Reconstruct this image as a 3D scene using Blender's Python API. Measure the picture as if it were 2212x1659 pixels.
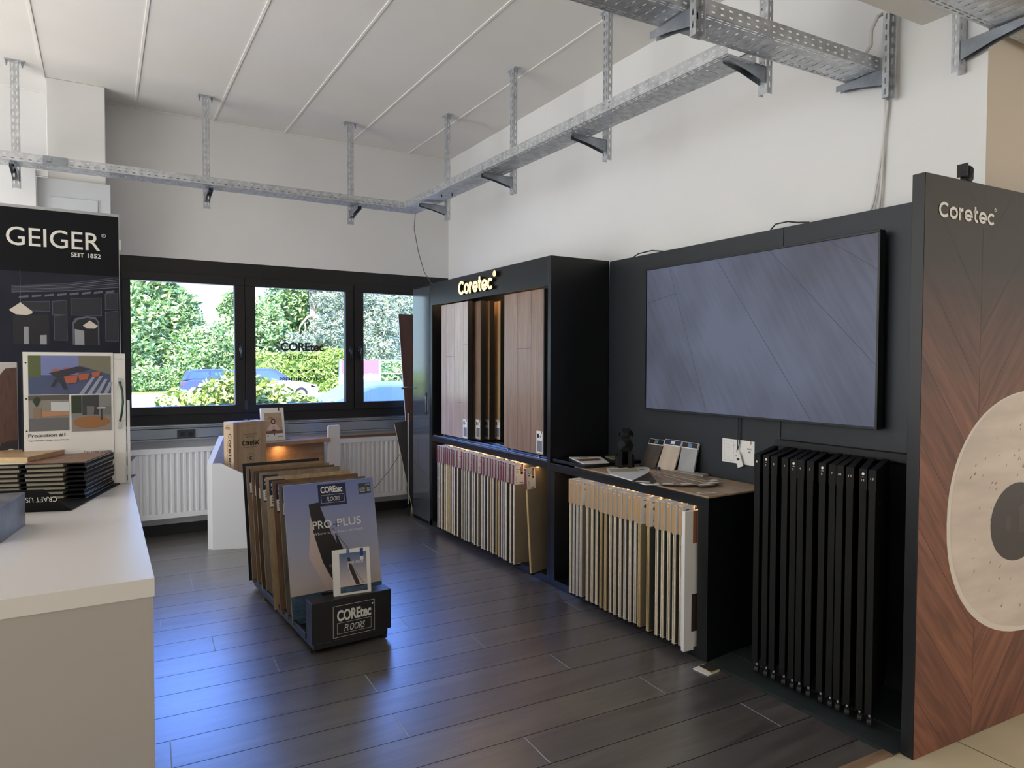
import bpy, bmesh, math, random
from mathutils import Matrix, Vector
random.seed(7)
PI = math.pi
sc = bpy.context.scene
for o in list(bpy.data.objects): bpy.data.objects.remove(o)
C = bpy.data.collections.new('showroom'); sc.collection.children.link(C)

def S(r, g, b):
    f = lambda c: (c/255/12.92) if c/255 <= .04045 else ((c/255+.055)/1.055)**2.4
    return (f(r), f(g), f(b), 1)

# ------------------------------------------------------------------ camera
cam = bpy.data.cameras.new('camera'); co = bpy.data.objects.new('camera', cam); C.objects.link(co)
cam.sensor_width = 36; cam.lens = 36*1479.4/2212; cam.clip_start = .05; cam.clip_end = 400
R = Matrix(((0.85846029, 0.01297466, -0.5127159), (-0.51287005, 0.02795491, -0.85801097), (0.00320053, 0.99952498, 0.03065249)))
co.matrix_world = Matrix.Translation((0, 0, 1.55)) @ R.to_4x4()
sc.camera = co
sc.view_settings.view_transform = 'Standard'; sc.view_settings.look = 'None'
sc.view_settings.exposure = 0.12; sc.view_settings.gamma = 1; sc.view_settings.use_curve_mapping = False
# ------------------------------------------------------------------ sky
w = bpy.data.worlds.new('sky'); sc.world = w; w.use_nodes = True
nt = w.node_tree; nt.nodes.clear()
tc = nt.nodes.new('ShaderNodeTexCoord'); sx = nt.nodes.new('ShaderNodeSeparateXYZ'); rp = nt.nodes.new('ShaderNodeValToRGB')
bg = nt.nodes.new('ShaderNodeBackground'); wo = nt.nodes.new('ShaderNodeOutputWorld')
nt.links.new(tc.outputs['Generated'], sx.inputs[0]); nt.links.new(sx.outputs[2], rp.inputs[0])
nt.links.new(rp.outputs[0], bg.inputs[0]); nt.links.new(bg.outputs[0], wo.inputs[0])
cr = rp.color_ramp; cr.elements[0].position = 0.0; cr.elements[0].color = (.13, .155, .17, 1)
cr.elements[1].position = .9; cr.elements[1].color = (.04, .09, .3, 1)
for p_, c_ in ((.13, (.13, .17, .20, 1)), (.20, (.13, .22, .48, 1)), (.32, (.15, .29, .86, 1)), (.50, (.13, .27, .88, 1)), (.7, (.06, .13, .45, 1))):
    e = cr.elements.new(p_); e.color = c_
bg.inputs[1].default_value = 11
# ------------------------------------------------------------------ sun, daylight of the shop's other glass fronts, added fill lamps
def light(name, kind, loc, rot, energy, col, size=1, sizey=None):
    l = bpy.data.lights.new(name, kind); l.energy = energy; l.color = col
    if kind == 'AREA':
        l.shape = 'RECTANGLE'; l.size = size; l.size_y = sizey or size
    if kind == 'SUN': l.angle = .01
    o = bpy.data.objects.new(name, l); C.objects.link(o); o.location = loc; o.rotation_euler = rot
    return o
light('sun', 'SUN', (0, -10, 30), (math.radians(36), 0, math.radians(-28)), 22, (1, .95, .84))
light('shop_front_daylight', 'AREA', (-3.0, -6.2, 1.9), (math.radians(94), 0, math.radians(-10)), 60, (1, .94, .86), 7, 3.0)
light('side_front_daylight', 'AREA', (-6.9, 3.2, 1.9), (math.radians(90), 0, math.radians(-90)), 260, (.88, .94, 1), 6, 3.0)
light('added_right_fill', 'AREA', (7.9, -3.0, 1.9), (math.radians(90), 0, math.radians(52)), 175, (1, .97, .93), 4.5, 2.8)  # added unseen lamp, brightens the beige wall and the printed panel
light('added_ceiling_fill', 'AREA', (-4.6, 3.4, .06), (math.radians(180), 0, 0), 350, (1, .965, .92), 4, 5)  # added unseen lamp shining upward to lift the ceiling

# ================================================================== materials
MATS = {}
def base(name):
    m = bpy.data.materials.new(name); m.use_nodes = True; n = m.node_tree
    return m, n, n.nodes['Principled BSDF']
def mat(name, rgb, rough=.5, metal=0, spec=.5, bump=0, bscale=60, var=0, vscale=6, stretch=(1, 1, 1), emit=0):
    if name in MATS: return MATS[name]
    m, n, b = base(name); MATS[name] = m
    b.inputs['Base Color'].default_value = S(*rgb); b.inputs['Roughness'].default_value = rough
    b.inputs['Metallic'].default_value = metal; b.inputs['Specular IOR Level'].default_value = spec
    if emit:
        b.inputs['Emission Color'].default_value = S(*rgb); b.inputs['Emission Strength'].default_value = emit
    if bump or var:
        tc = n.nodes.new('ShaderNodeTexCoord'); mp = n.nodes.new('ShaderNodeMapping'); mp.inputs['Scale'].default_value = stretch
        n.links.new(tc.outputs['Object'], mp.inputs[0])
    if bump:
        t = n.nodes.new('ShaderNodeTexNoise'); t.inputs['Scale'].default_value = bscale; t.inputs['Detail'].default_value = 4
        n.links.new(mp.outputs[0], t.inputs['Vector'])
        bp = n.nodes.new('ShaderNodeBump'); bp.inputs['Strength'].default_value = bump; bp.inputs['Distance'].default_value = .01
        n.links.new(t.outputs[0], bp.inputs['Height']); n.links.new(bp.outputs[0], b.inputs['Normal'])
    if var:
        t = n.nodes.new('ShaderNodeTexNoise'); t.inputs['Scale'].default_value = vscale; t.inputs['Detail'].default_value = 5
        n.links.new(mp.outputs[0], t.inputs['Vector'])
        r = n.nodes.new('ShaderNodeMapRange'); r.inputs[1].default_value = .3; r.inputs[2].default_value = .7
        r.inputs[3].default_value = 1-var; r.inputs[4].default_value = 1+var
        n.links.new(t.outputs[0], r.inputs[0])
        mx = n.nodes.new('ShaderNodeVectorMath'); mx.operation = 'SCALE'; mx.inputs[0].default_value = S(*rgb)[:3]
        n.links.new(r.outputs[0], mx.inputs[3]); n.links.new(mx.outputs[0], b.inputs['Base Color'])
    return m
def wood(name, c1, c2, axis='z', rough=.45, bump=.15, scale=1.0, spec=.5, off=0.0):
    """grain runs along the given axis of the object"""
    if name in MATS: return MATS[name]
    m, n, b = base(name); MATS[name] = m
    tc = n.nodes.new('ShaderNodeTexCoord'); mp = n.nodes.new('ShaderNodeMapping')
    sc_ = {'x': (1.2, 14, 14), 'y': (14, 1.2, 14), 'z': (14, 14, 1.2)}[axis]
    mp.inputs['Scale'].default_value = [s*scale for s in sc_]; mp.inputs['Location'].default_value = (off, off*1.7, off*.6)
    n.links.new(tc.outputs['Object'], mp.inputs[0])
    t = n.nodes.new('ShaderNodeTexNoise'); t.inputs['Scale'].default_value = 1.0; t.inputs['Detail'].default_value = 8
    t.inputs['Roughness'].default_value = .62; t.inputs['Distortion'].default_value = .8
    n.links.new(mp.outputs[0], t.inputs['Vector'])
    t2 = n.nodes.new('ShaderNodeTexNoise'); t2.inputs['Scale'].default_value = 9; t2.inputs['Detail'].default_value = 3
    n.links.new(mp.outputs[0], t2.inputs['Vector'])
    ad = n.nodes.new('ShaderNodeMath'); ad.operation = 'MULTIPLY_ADD'; ad.inputs[1].default_value = .3
    n.links.new(t2.outputs[0], ad.inputs[0]); n.links.new(t.outputs[0], ad.inputs[2])
    r = n.nodes.new('ShaderNodeValToRGB'); r.color_ramp.elements[0].position = .46; r.color_ramp.elements[1].position = .82
    r.color_ramp.elements[0].color = S(*c1); r.color_ramp.elements[1].color = S(*c2)
    n.links.new(ad.outputs[0], r.inputs[0]); n.links.new(r.outputs[0], b.inputs['Base Color'])
    bp = n.nodes.new('ShaderNodeBump'); bp.inputs['Strength'].default_value = bump; bp.inputs['Distance'].default_value = .004
    n.links.new(ad.outputs[0], bp.inputs['Height']); n.links.new(bp.outputs[0], b.inputs['Normal'])
    b.inputs['Roughness'].default_value = rough; b.inputs['Specular IOR Level'].default_value = spec
    return m
def glass(name, tint, gloss=.06):
    m, n, b = base(name); MATS[name] = m; n.nodes.remove(b)
    tr = n.nodes.new('ShaderNodeBsdfTransparent'); tr.inputs[0].default_value = tint
    gl = n.nodes.new('ShaderNodeBsdfGlossy'); gl.inputs['Roughness'].default_value = .02
    mx = n.nodes.new('ShaderNodeMixShader'); mx.inputs[0].default_value = gloss
    n.links.new(tr.outputs[0], mx.inputs[1]); n.links.new(gl.outputs[0], mx.inputs[2])
    n.links.new(mx.outputs[0], n.nodes['Material Output'].inputs[0])
    return m
white_wall = mat('white wall paint', (222, 221, 219), .85, bump=.05, bscale=90, var=.015, vscale=3)
ceil_m = mat('ceiling paint', (226, 222, 216), .85, bump=.06, bscale=40, var=.02, vscale=2)
beige_wall = mat('beige wall paint', (200, 188, 174), .85)
blackframe = mat('black window frame', (20, 19, 21), .45, bump=.03, bscale=30)
black_lam = mat('black laminate', (14, 16, 19), .36, bump=.02, bscale=200)
black_gloss = mat('black satin steel', (21, 24, 28), .2, spec=.7)
black_matt = mat('black matt', (15, 15, 17), .6)
black_fab = mat('black board cover', (6, 6, 7), .6, spec=.25, bump=.05, bscale=300)
panel_grey = mat('anthracite cladding', (30, 35, 40), .48, bump=.03, bscale=250)
galv = mat('galvanised steel', (192, 195, 199), .4, .75, bump=.05, bscale=25, var=.22, vscale=22)
galv_d = mat('galvanised bracket steel', (150, 156, 164), .4, .9, bump=.05, bscale=25, var=.2, vscale=12)
alu = mat('aluminium', (190, 196, 205), .25, 1)
duct = mat('grey cable trunking', (150, 158, 166), .35, .6)
white_lam = mat('white laminate', (208, 204, 201), .3, bump=.01, bscale=300)
white_edge = mat('counter edge', (176, 162, 148), .45)
white_mel = mat('white melamine', (222, 222, 222), .45)
rad_w = mat('radiator enamel', (226, 226, 226), .3)
paper = mat('white paper', (228, 226, 222), .5)
paper_g = mat('grey print', (120, 120, 120), .5)
ink = mat('black ink', (20, 20, 22), .5)
navy = mat('navy print', (26, 38, 74), .45)
maroon = mat('maroon label', (108, 44, 44), .55)
kraft = mat('kraft label', (180, 146, 104), .6)
white_ink = mat('white ink', (225, 222, 215), .5)
redink = mat('red brown print', (110, 40, 36), .5)
steel = mat('polished steel', (190, 190, 190), .15, 1)
cable_w = mat('white cable', (205, 202, 196), .5)
cable_b = mat('black cable', (18, 18, 18), .5)
GL = glass('window glass', (.95, .98, .97, 1), .035)
ACR = glass('clear acrylic', (.85, .9, .97, 1), .12)

# ================================================================== mesh builder
def frame(O, U, V):
    U = Vector(U).normalized(); V = Vector(V).normalized(); N = U.cross(V)
    return Matrix(((U.x, V.x, N.x, O[0]), (U.y, V.y, N.y, O[1]), (U.z, V.z, N.z, O[2]), (0, 0, 0, 1)))
I4 = Matrix.Identity(4)
class MB:
    def __init__(s): s.v = []; s.f = []; s.m = []; s.mats = []
    def mi(s, m):
        if m not in s.mats: s.mats.append(m)
        return s.mats.index(m)
    def add(s, vs, fs, m, M=I4):
        k = len(s.v); i = s.mi(m)
        for p in vs: s.v.append(tuple(M @ Vector(p)))
        for f in fs: s.f.append(tuple(k+j for j in f)); s.m.append(i)
        return s
    def box(s, a, b, m, M=I4):
        x0, y0, z0 = a; x1, y1, z1 = b
        if x0 > x1: x0, x1 = x1, x0
        if y0 > y1: y0, y1 = y1, y0
        if z0 > z1: z0, z1 = z1, z0
        return s.add([(x0, y0, z0), (x1, y0, z0), (x1, y1, z0), (x0, y1, z0), (x0, y0, z1), (x1, y0, z1), (x1, y1, z1), (x0, y1, z1)],
              [(0, 3, 2, 1), (4, 5, 6, 7), (0, 1, 5, 4), (1, 2, 6, 5), (2, 3, 7, 6), (3, 0, 4, 7)], m, M)
    def prism(s, poly, h, m, M=I4, z0=0):
        n = len(poly)
        vs = [(x, y, z0) for x, y in poly]+[(x, y, z0+h) for x, y in poly]
        fs = [tuple(range(n-1, -1, -1)), tuple(range(n, 2*n))]+[(i, (i+1) % n, n+(i+1) % n, n+i) for i in range(n)]
        return s.add(vs, fs, m, M)
    def flat(s, poly, m, M=I4, lay=0):
        return s.add([(x, y, lay*.00035) for x, y in poly], [tuple(range(len(poly)))], m, M)
    def rect(s, u0, v0, u1, v1, m, M=I4, lay=0):
        return s.flat([(u0, v0), (u1, v0), (u1, v1), (u0, v1)], m, M, lay)
    def ell(s, cx, cy, rx, ry, m, M=I4, lay=0, n=28):
        return s.flat([(cx+rx*math.cos(2*PI*i/n), cy+ry*math.sin(2*PI*i/n)) for i in range(n)], m, M, lay)
    def outline(s, u0, v0, u1, v1, t, m, M=I4, lay=0):
        s.rect(u0, v0, u1, v0+t, m, M, lay); s.rect(u0, v1-t, u1, v1, m, M, lay)
        s.rect(u0, v0+t, u0+t, v1-t, m, M, lay); s.rect(u1-t, v0+t, u1, v1-t, m, M, lay); return s
    def tube(s, pts, r, m, n=8, M=I4, cap=True):
        pts = [Vector(p) for p in pts]; rings = []
        rs = r if isinstance(r, (list, tuple)) else [r]*len(pts)
        a = None
        for i, p in enumerate(pts):
            d = (pts[min(i+1, len(pts)-1)]-pts[max(i-1, 0)]).normalized()
            if a is None: a = Vector((0, 0, 1)) if abs(d.z) < .9 else Vector((1, 0, 0))
            a = (a-d*a.dot(d)).normalized(); b = d.cross(a)
            rings.append([p+(a*math.cos(2*PI*k/n)+b*math.sin(2*PI*k/n))*rs[i] for k in range(n)])
        vs = [q for g in rings for q in g]; fs = []
        for i in range(len(pts)-1):
            for k in range(n): fs.append((i*n+k, i*n+(k+1) % n, (i+1)*n+(k+1) % n, (i+1)*n+k))
        if cap: fs += [tuple(range(n-1, -1, -1)), tuple((len(pts)-1)*n+k for k in range(n))]
        return s.add(vs, fs, m, M)
    def hull(s, pts, m, M=I4):
        bm = bmesh.new()
        for p in pts: bm.verts.new(p)
        g = bmesh.ops.convex_hull(bm, input=bm.verts)
        bmesh.ops.delete(bm, geom=[e for e in g['geom_interior'] if isinstance(e, bmesh.types.BMVert)], context='VERTS')
        bm.verts.index_update()
        s.add([v.co[:] for v in bm.verts], [tuple(v.index for v in f.verts) for f in bm.faces], m, M); bm.free(); return s
    def text(s, txt, u0, v0, W, H, m, M=I4, lay=1, bold=0, shear=0, ext=0, space=1):
        vs, fs = text_mesh(txt, bold, shear, ext, space)
        x0 = min(p[0] for p in vs); x1 = max(p[0] for p in vs); y0 = min(p[1] for p in vs); y1 = max(p[1] for p in vs)
        sx_ = W/(x1-x0); sy_ = (H/(y1-y0)) if H else sx_
        return s.add([(u0+(p[0]-x0)*sx_, v0+(p[1]-y0)*sy_, lay*.00035+(p[2] if not ext else p[2])) for p in vs], fs, m, M)
    def build(s, name, parent=None, bevel=0, smooth=False, solid=0, seg=2):
        me = bpy.data.meshes.new(name); me.from_pydata(s.v, [], s.f)
        for m in s.mats: me.materials.append(m)
        me.polygons.foreach_set('material_index', s.m)
        if smooth: me.polygons.foreach_set('use_smooth', [True]*len(s.f))
        me.update()
        o = bpy.data.objects.new(name, me); C.objects.link(o)
        if parent: o.parent = parent
        if solid:
            md = o.modifiers.new('thickness', 'SOLIDIFY'); md.thickness = solid; md.offset = 0
        if bevel:
            md = o.modifiers.new('bevel', 'BEVEL'); md.width = bevel; md.segments = seg; md.limit_method = 'ANGLE'; md.angle_limit = .7
        return o
TXT = {}
def text_mesh(txt, bold, shear, ext, space):
    k = (txt, bold, shear, ext, space)
    if k in TXT: return TXT[k]
    cu = bpy.data.curves.new('t', 'FONT'); cu.body = txt; cu.offset = bold; cu.shear = shear; cu.extrude = ext
    cu.space_character = space; cu.resolution_u = 4
    o = bpy.data.objects.new('t', cu); me = o.to_mesh()
    vs = [tuple(v.co) for v in me.vertices]; fs = [tuple(p.vertices) for p in me.polygons]
    o.to_mesh_clear(); bpy.data.objects.remove(o); bpy.data.curves.remove(cu)
    TXT[k] = (vs, fs); return TXT[k]
# rounded geometric word mark drawn as thick strokes
def stroke(mb, pts, wd, m, M, lay=0, ext=0):
    n = len(pts); L = []; Rr = []
    for i in range(n):
        a = pts[max(i-1, 0)]; b = pts[min(i+1, n-1)]; dx, dy = b[0]-a[0], b[1]-a[1]; l = math.hypot(dx, dy) or 1
        nx, ny = -dy/l*wd/2, dx/l*wd/2
        L.append((pts[i][0]+nx, pts[i][1]+ny)); Rr.append((pts[i][0]-nx, pts[i][1]-ny))
    for i in range(n-1):
        q = [Rr[i], Rr[i+1], L[i+1], L[i]]
        if ext: mb.prism(q, ext, m, M)
        else: mb.flat(q, m, M, lay)
def arc(cx, cy, r, a0, a1, n=18): return [(cx+r*math.cos(math.radians(a0+(a1-a0)*i/n)), cy+r*math.sin(math.radians(a0+(a1-a0)*i/n))) for i in range(n+1)]
def wordmark(mb, u0, v0, W, H, m, M, lay=1, ext=0, reg=True, word='Coretec'):
    sw = .2; x = 0; segs = []
    for ch in word:
        if ch == 'C': segs.append(arc(x+.5, .5, .4, 42, 318)); x += .93
        elif ch == 'o': segs.append(arc(x+.4, .4, .3, 0, 360)); x += .84
        elif ch == 'r': segs += [[(x+.1, 0), (x+.1, .8)], arc(x+.42, .36, .33, 90, 165, 8)]; x += .52
        elif ch == 'e': segs += [arc(x+.4, .4, .3, 0, 322), [(x+.12, .37), (x+.79, .37)]]; x += .84
        elif ch == 't': segs += [[(x+.2, 1.02), (x+.2, .22), (x+.26, .12), (x+.45, .09)], [(x+.02, .7), (x+.45, .7)]]; x += .52
        elif ch == 'c': segs.append(arc(x+.4, .4, .3, 42, 318)); x += .74
    if reg: segs.append(arc(x+.02, 1.05, .09, 0, 360, 12))
    for sg in segs:
        thin = sg[0][1] > .95 and len(sg) == 13
        stroke(mb, [(u0+p[0]*W/x, v0+p[1]*H) for p in sg], (.05 if thin else sw)*H*.92, m, M, lay, ext)
def condensed(mb, u0, v0, W, H, m, M, lay=1):     # the heavy condensed COREtec word mark
    mb.text('COREtec', u0, v0, W, H, m, M, lay, bold=.035, space=.95)

# ================================================================== objects and tags
def tag(o, label, cat, group=None, kind=None):
    if label: o['label'] = label
    if cat: o['category'] = cat
    if group: o['group'] = group
    if kind: o['kind'] = kind
    return o
def thing(name, label, cat, loc=(0, 0, 0), rz=0, group=None):
    o = bpy.data.objects.new(name, None); C.objects.link(o); o.location = loc; o.rotation_euler = (0, 0, rz); o.empty_display_size = .1
    return tag(o, label, cat, group)
def struct(mb, name, **k):
    o = mb.build(name, **k); o['kind'] = 'structure'; return o
def dup(root, loc, rz, label, group=None, parent=None):
    def cp(o, p):
        c = o.copy(); C.objects.link(c)
        if p: c.parent = p
        for ch in o.children: cp(ch, c)
        return c
    r = cp(root, parent); r.location = loc; r.rotation_euler = (0, 0, rz); r['label'] = label
    if group: r['group'] = group
    return r
ORD = 'first second third fourth fifth sixth seventh eighth ninth tenth eleventh twelfth thirteenth fourteenth fifteenth sixteenth seventeenth eighteenth nineteenth twentieth twenty-first twenty-second twenty-third twenty-fourth twenty-fifth twenty-sixth twenty-seventh twenty-eighth twenty-ninth thirtieth thirty-first thirty-second'.split()

# ================================================================== room shell
ZC = 3.765; YB = 6.87; XR = 3.284
A26 = math.radians(-2.6)
def rot26(u, v): return (u*math.cos(A26)-v*math.sin(A26), u*math.sin(A26)+v*math.cos(A26))
# dark plank floor, boards laid a touch off square
fm = [wood('dark oak floor %d' % i, (54+3*i, 51+3*i, 50+2*i), (92+4*i, 87+4*i, 84+3*i), 'x', .40, .07, .8, .9, 3.1*i) for i in range(4)]
for m_ in fm:
    b_ = m_.node_tree.nodes['Principled BSDF']; b_.inputs['Coat Weight'].default_value = 1.0; b_.inputs['Coat Roughness'].default_value = .29; b_.inputs['Coat IOR'].default_value = 1.75
gapm = mat('plank gap', (16, 15, 16), .8); endm = mat('plank end core and glint', (160, 168, 182), .4)  # end strips: pale bare core with the bevel's highlight painted in
fl = MB(); M26 = Matrix.Rotation(A26, 4, 'Z')
fl.box((-9.5, 1.677, -.05), (4.5, 8.4, -.0015), gapm, M26)
rows = [1.677+(1.987-1.677)*0]+[1.772+.2165*k for k in range(0, 16)]
rows = [1.677, 1.772, 1.987, 2.221, 2.438, 2.655, 2.872, 3.088, 3.305, 3.523, 3.735, 3.95, 4.167, 4.384, 4.597, 4.812, 5.05, 5.50, 5.95, 6.4, 6.85, 7.3]
offs = [.9, 1.2, 2.383, 1.37, 2.14, .95, .077, .95, 1.622, .582, 1.354, 2.131, .9, .07, 1.2, 1.647, .28, 1.2, .5, 1.5, .2]
for i in range(len(rows)-1):
    v0, v1 = rows[i], rows[i+1]; L = 1.81; u = offs[i]-L*6; k = i
    while u < 4.4:
        a, b = max(u, -7.5), min(u+L, 4.4)
        if b-a > .02:
            fl.add([(a+.001, v0+.002, 0), (b-.001, v0+.002, 0), (b-.001, v1-.002, 0), (a+.001, v1-.002, 0)], [(0, 1, 2, 3)], fm[(k*7+i*3) % 4], M26)
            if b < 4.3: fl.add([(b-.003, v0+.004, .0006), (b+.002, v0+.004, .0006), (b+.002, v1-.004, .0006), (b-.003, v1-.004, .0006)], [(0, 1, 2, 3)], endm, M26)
        u += L; k += 1
struct(fl, 'floor')
tf = MB(); tile = mat('beige stone tile', (198, 188, 160), .4, bump=.05, bscale=12, var=.08, vscale=3); jt = mat('tile joint', (120, 112, 98), .8)
for i in range(-12, 12):
    for j in range(-12, 1):
        a = (2.93+i*.6, 1.63+(j-1)*.6)
        tf.add([(a[0]+.003, a[1]+.003, 0), (a[0]+.597, a[1]+.003, 0), (a[0]+.597, a[1]+.6, 0), (a[0]+.003, a[1]+.6, 0)], [(0, 1, 2, 3)], tile, M26)
tf.box((-9, -6.5, -.05), (10, 1.63, -.001), jt, M26)
struct(tf, 'floor_tiles')
st = MB(); st.box((-8, 1.63, -.002), (4.4, 1.677, .004), wood('oak transition strip', (120, 96, 74), (150, 124, 98), 'x'), M26)
struct(st, 'trim_1')
# window wall: built round the opening
wl = MB(); wl.box((-7.5, YB, 2.48), (XR+.3, YB+.3, ZC+.3), white_wall); wl.box((-7.5, YB, -.4), (XR+.3, YB+.3, .98), white_wall)
wl.box((-7.5, YB, .98), (-1.9, YB+.3, 2.48), white_wall)
wl.box((-7.5, YB-.012, ZC-.012), (XR, YB, ZC), ceil_m)
struct(wl, 'wall_back')
wr = MB(); wr.box((XR, 1.515, -.4), (8.5, YB, ZC+.3), white_wall)
wr.mats.append(beige_wall); wr.m[2] = 1
struct(wr, 'wall_right')
w2 = MB(); w2.box((-7.5, -6.6, -.4), (-7.2, YB, ZC+.3), white_wall); struct(w2, 'wall_left')
w3 = MB(); w3.box((-7.5, -6.9, -.4), (8.5, -6.6, ZC+.3), white_wall); struct(w3, 'wall_front')
w4 = MB(); w4.box((8.5, -6.9, -.4), (8.8, 1.6, ZC+.3), beige_wall); struct(w4, 'wall_far_right')
ce = MB(); ce.box((-7.5, -6.9, ZC), (8.8, YB+.3, ZC+.3), ceil_m)
for k in range(-8, 6):
    x = .27+.634*k; ce.box((x-.008, -6, ZC-.006), (x+.008, YB-.012, ZC+.01), ceil_m)
struct(ce, 'ceiling')
bm_ = MB(); bm_.box((-7.4, 1.3, 3.12), (3.6, 1.943, ZC+.02), ceil_m, M26); struct(bm_, 'trim_2')
pc = MB(); pc.box((-.353, 6.5, 0), (.043, YB, ZC), white_wall); struct(pc, 'trim_3', bevel=.006)
bb = MB(); bb.box((-7, 6.80, 0), (XR, 6.869, .085), black_matt); struct(bb, 'baseboard_back')
# light grey access panel in front of the column
ap = thing('access_panel', 'pale grey boxed panel with inset hatch in front of the wall column', 'panel', (0, 6.45, .0))
apm = mat('pale grey cladding', (196, 200, 204), .5)
MB().box((-.418, -.0, 2.48), (.074, .045, 2.975), apm).build('casing', ap, bevel=.004)
q = MB(); q.outline(-.345, 2.45, -.0, 2.85, .014, apm, frame((0, -.001, 0), (1, 0, 0), (0, 0, 1)), 2)
q.box((-.33, -.008, 2.45), (-.015, -.001, 2.835), apm); q.build('hatch', ap, bevel=.002)
wp = MB(); wp.box((-1.6, 6.40, 0), (-.42, 6.449, 3.02), white_mel); wp.box((-.42, 6.42, 2.978), (-.341, 6.445, 3.02), white_mel)
tag(wp.build('partition_board', bevel=.002), 'tall plain white board partition left of the wall column behind the advertising banner', 'partition')

# ---- windows (one run of black frames, three sashes in view and one behind the banner)
YW = YB
wf = MB()
for a, b in (((-1.9, 2.30), (XR, 2.48)), ((-1.9, .98), (XR, 1.10))): wf.box((a[0], YW, a[1]), (b[0], YW+.09, b[1]), blackframe)
for x0, x1 in ((-1.9, -1.8), (.10, .17), (1.10, 1.20), (2.16, 2.26), (3.2, XR)): wf.box((x0, YW, 1.1), (x1, YW+.09, 2.3), blackframe)
struct(wf, 'window_1', bevel=.003)
def sash(n, x0, x1, px0, px1, hx):
    s = MB()
    z0, z1, g0, g1 = 1.075, 2.345, 1.148, 2.266
    s.box((x0, YW-.03, z0), (x1, YW-.0005, g0), blackframe); s.box((x0, YW-.03, g1), (x1, YW-.0005, z1), blackframe)
    s.box((x0, YW-.03, g0), (px0, YW-.0005, g1), blackframe); s.box((px1, YW-.03, g0), (x1, YW-.0005, g1), blackframe)
    s.box((px0-.03, YW, g0-.03), (px0, YW+.04, g1+.03), blackframe); s.box((px1, YW, g0-.03), (px1+.03, YW+.04, g1+.03), blackframe)
    s.box((px0, YW, g0-.03), (px1, YW+.04, g0), blackframe); s.box((px0, YW, g1), (px1, YW+.04, g1+.03), blackframe)
    o = struct(s, 'window_%d' % n, bevel=.003)
    p = MB(); p.box((px0, YW+.005, g0), (px1, YW+.009, g1), GL)
    p.build('pane', o)
    if hx is not None:
        h = MB(); h.box((hx-.013, YW-.038, 1.62), (hx+.013, YW-.03, 1.72), black_gloss)
        h.tube([(hx, YW-.035, 1.69), (hx, YW-.075, 1.69), (hx, YW-.08, 1.66), (hx, YW-.07, 1.57)], .009, black_gloss)
        h.build('window_handle', o, smooth=True)
    hg = MB(); hg.box((x1-.012 if n != 3 else x0, YW-.042, 1.10), (x1+.004 if n != 3 else x0+.012, YW-.03, 1.19), black_gloss)
    hg.build('hinge', o)
    return o
s2 = sash(2, .15, 1.155, .215, 1.065, 1.115)
s3 = sash(3, 1.16, 2.205, 1.25, 2.12, 2.165)
s4 = sash(4, 2.212, 3.24, 2.308, 3.15, 2.262)
s5 = sash(5, -1.85, .12, -1.75, .04, None)
vin = mat('grey window vinyl', (58, 58, 64), .7, spec=.1)
vt = MB(); Mv = frame((0, YW+.0045, 0), (1, 0, 0), (0, 0, 1))
condensed(vt, 1.485, 1.66, .42, .085, vin, Mv, 0)
vt.text('the Original', 1.545, 1.57, .32, .062, vin, Mv, 0, bold=.006, shear=.25)
for k in range(5):
    cx_ = 1.585+k*.073; vt.flat([(cx_+(.021 if i % 2 == 0 else .009)*math.cos(PI/2+i*PI/5), 1.465+(.021 if i % 2 == 0 else .009)*math.sin(PI/2+i*PI/5)) for i in range(10)], vin, Mv)
vt.text('PREMIUM PARTNER', 1.475, 1.365, .45, .036, vin, Mv, 0, bold=.022)
o = vt.build('window_lettering', s3); o['label'] = 'grey partner lettering on glass'
# sill, trunking, radiators
sl = MB(); sl.box((-1.9, 6.80, .955), (2.9, YB, .985), duct); sl.box((-1.9, 6.785, .975), (2.9, 6.80, .985), alu)
struct(sl, 'trim_4', bevel=.003)
ct = thing('cable_trunking', 'long grey metal cable trunking under the window frame with double socket', 'trunking', (0, 0, 0))
t = MB(); t.box((-1.9, 6.80, .865), (2.9, 6.868, .95), duct); t.box((-1.9, 6.79, .845), (2.9, 6.868, .862), duct); t.build('duct', ct, bevel=.002)
t = MB(); Ms = frame((.565, 6.799, .862), (1, 0, 0), (0, 0, 1)); dk = mat('anthracite socket', (52, 54, 60), .35)
t.box((0, 0, 0), (.15, .08, .008), dk, Ms)
for cx_ in (.04, .11):
    t.tube([(cx_, .04, .0085), (cx_, .04, .012)], .028, dk, 20, Ms); t.tube([(cx_, .04, .0125), (cx_, .04, .013)], .021, ink, 20, Ms)
    for d in (-.008, .008): t.tube([(cx_+d, .04, .013), (cx_+d, .04, .0134)], .003, black_matt, 6, Ms)
t.build('double_socket', ct)
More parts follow.
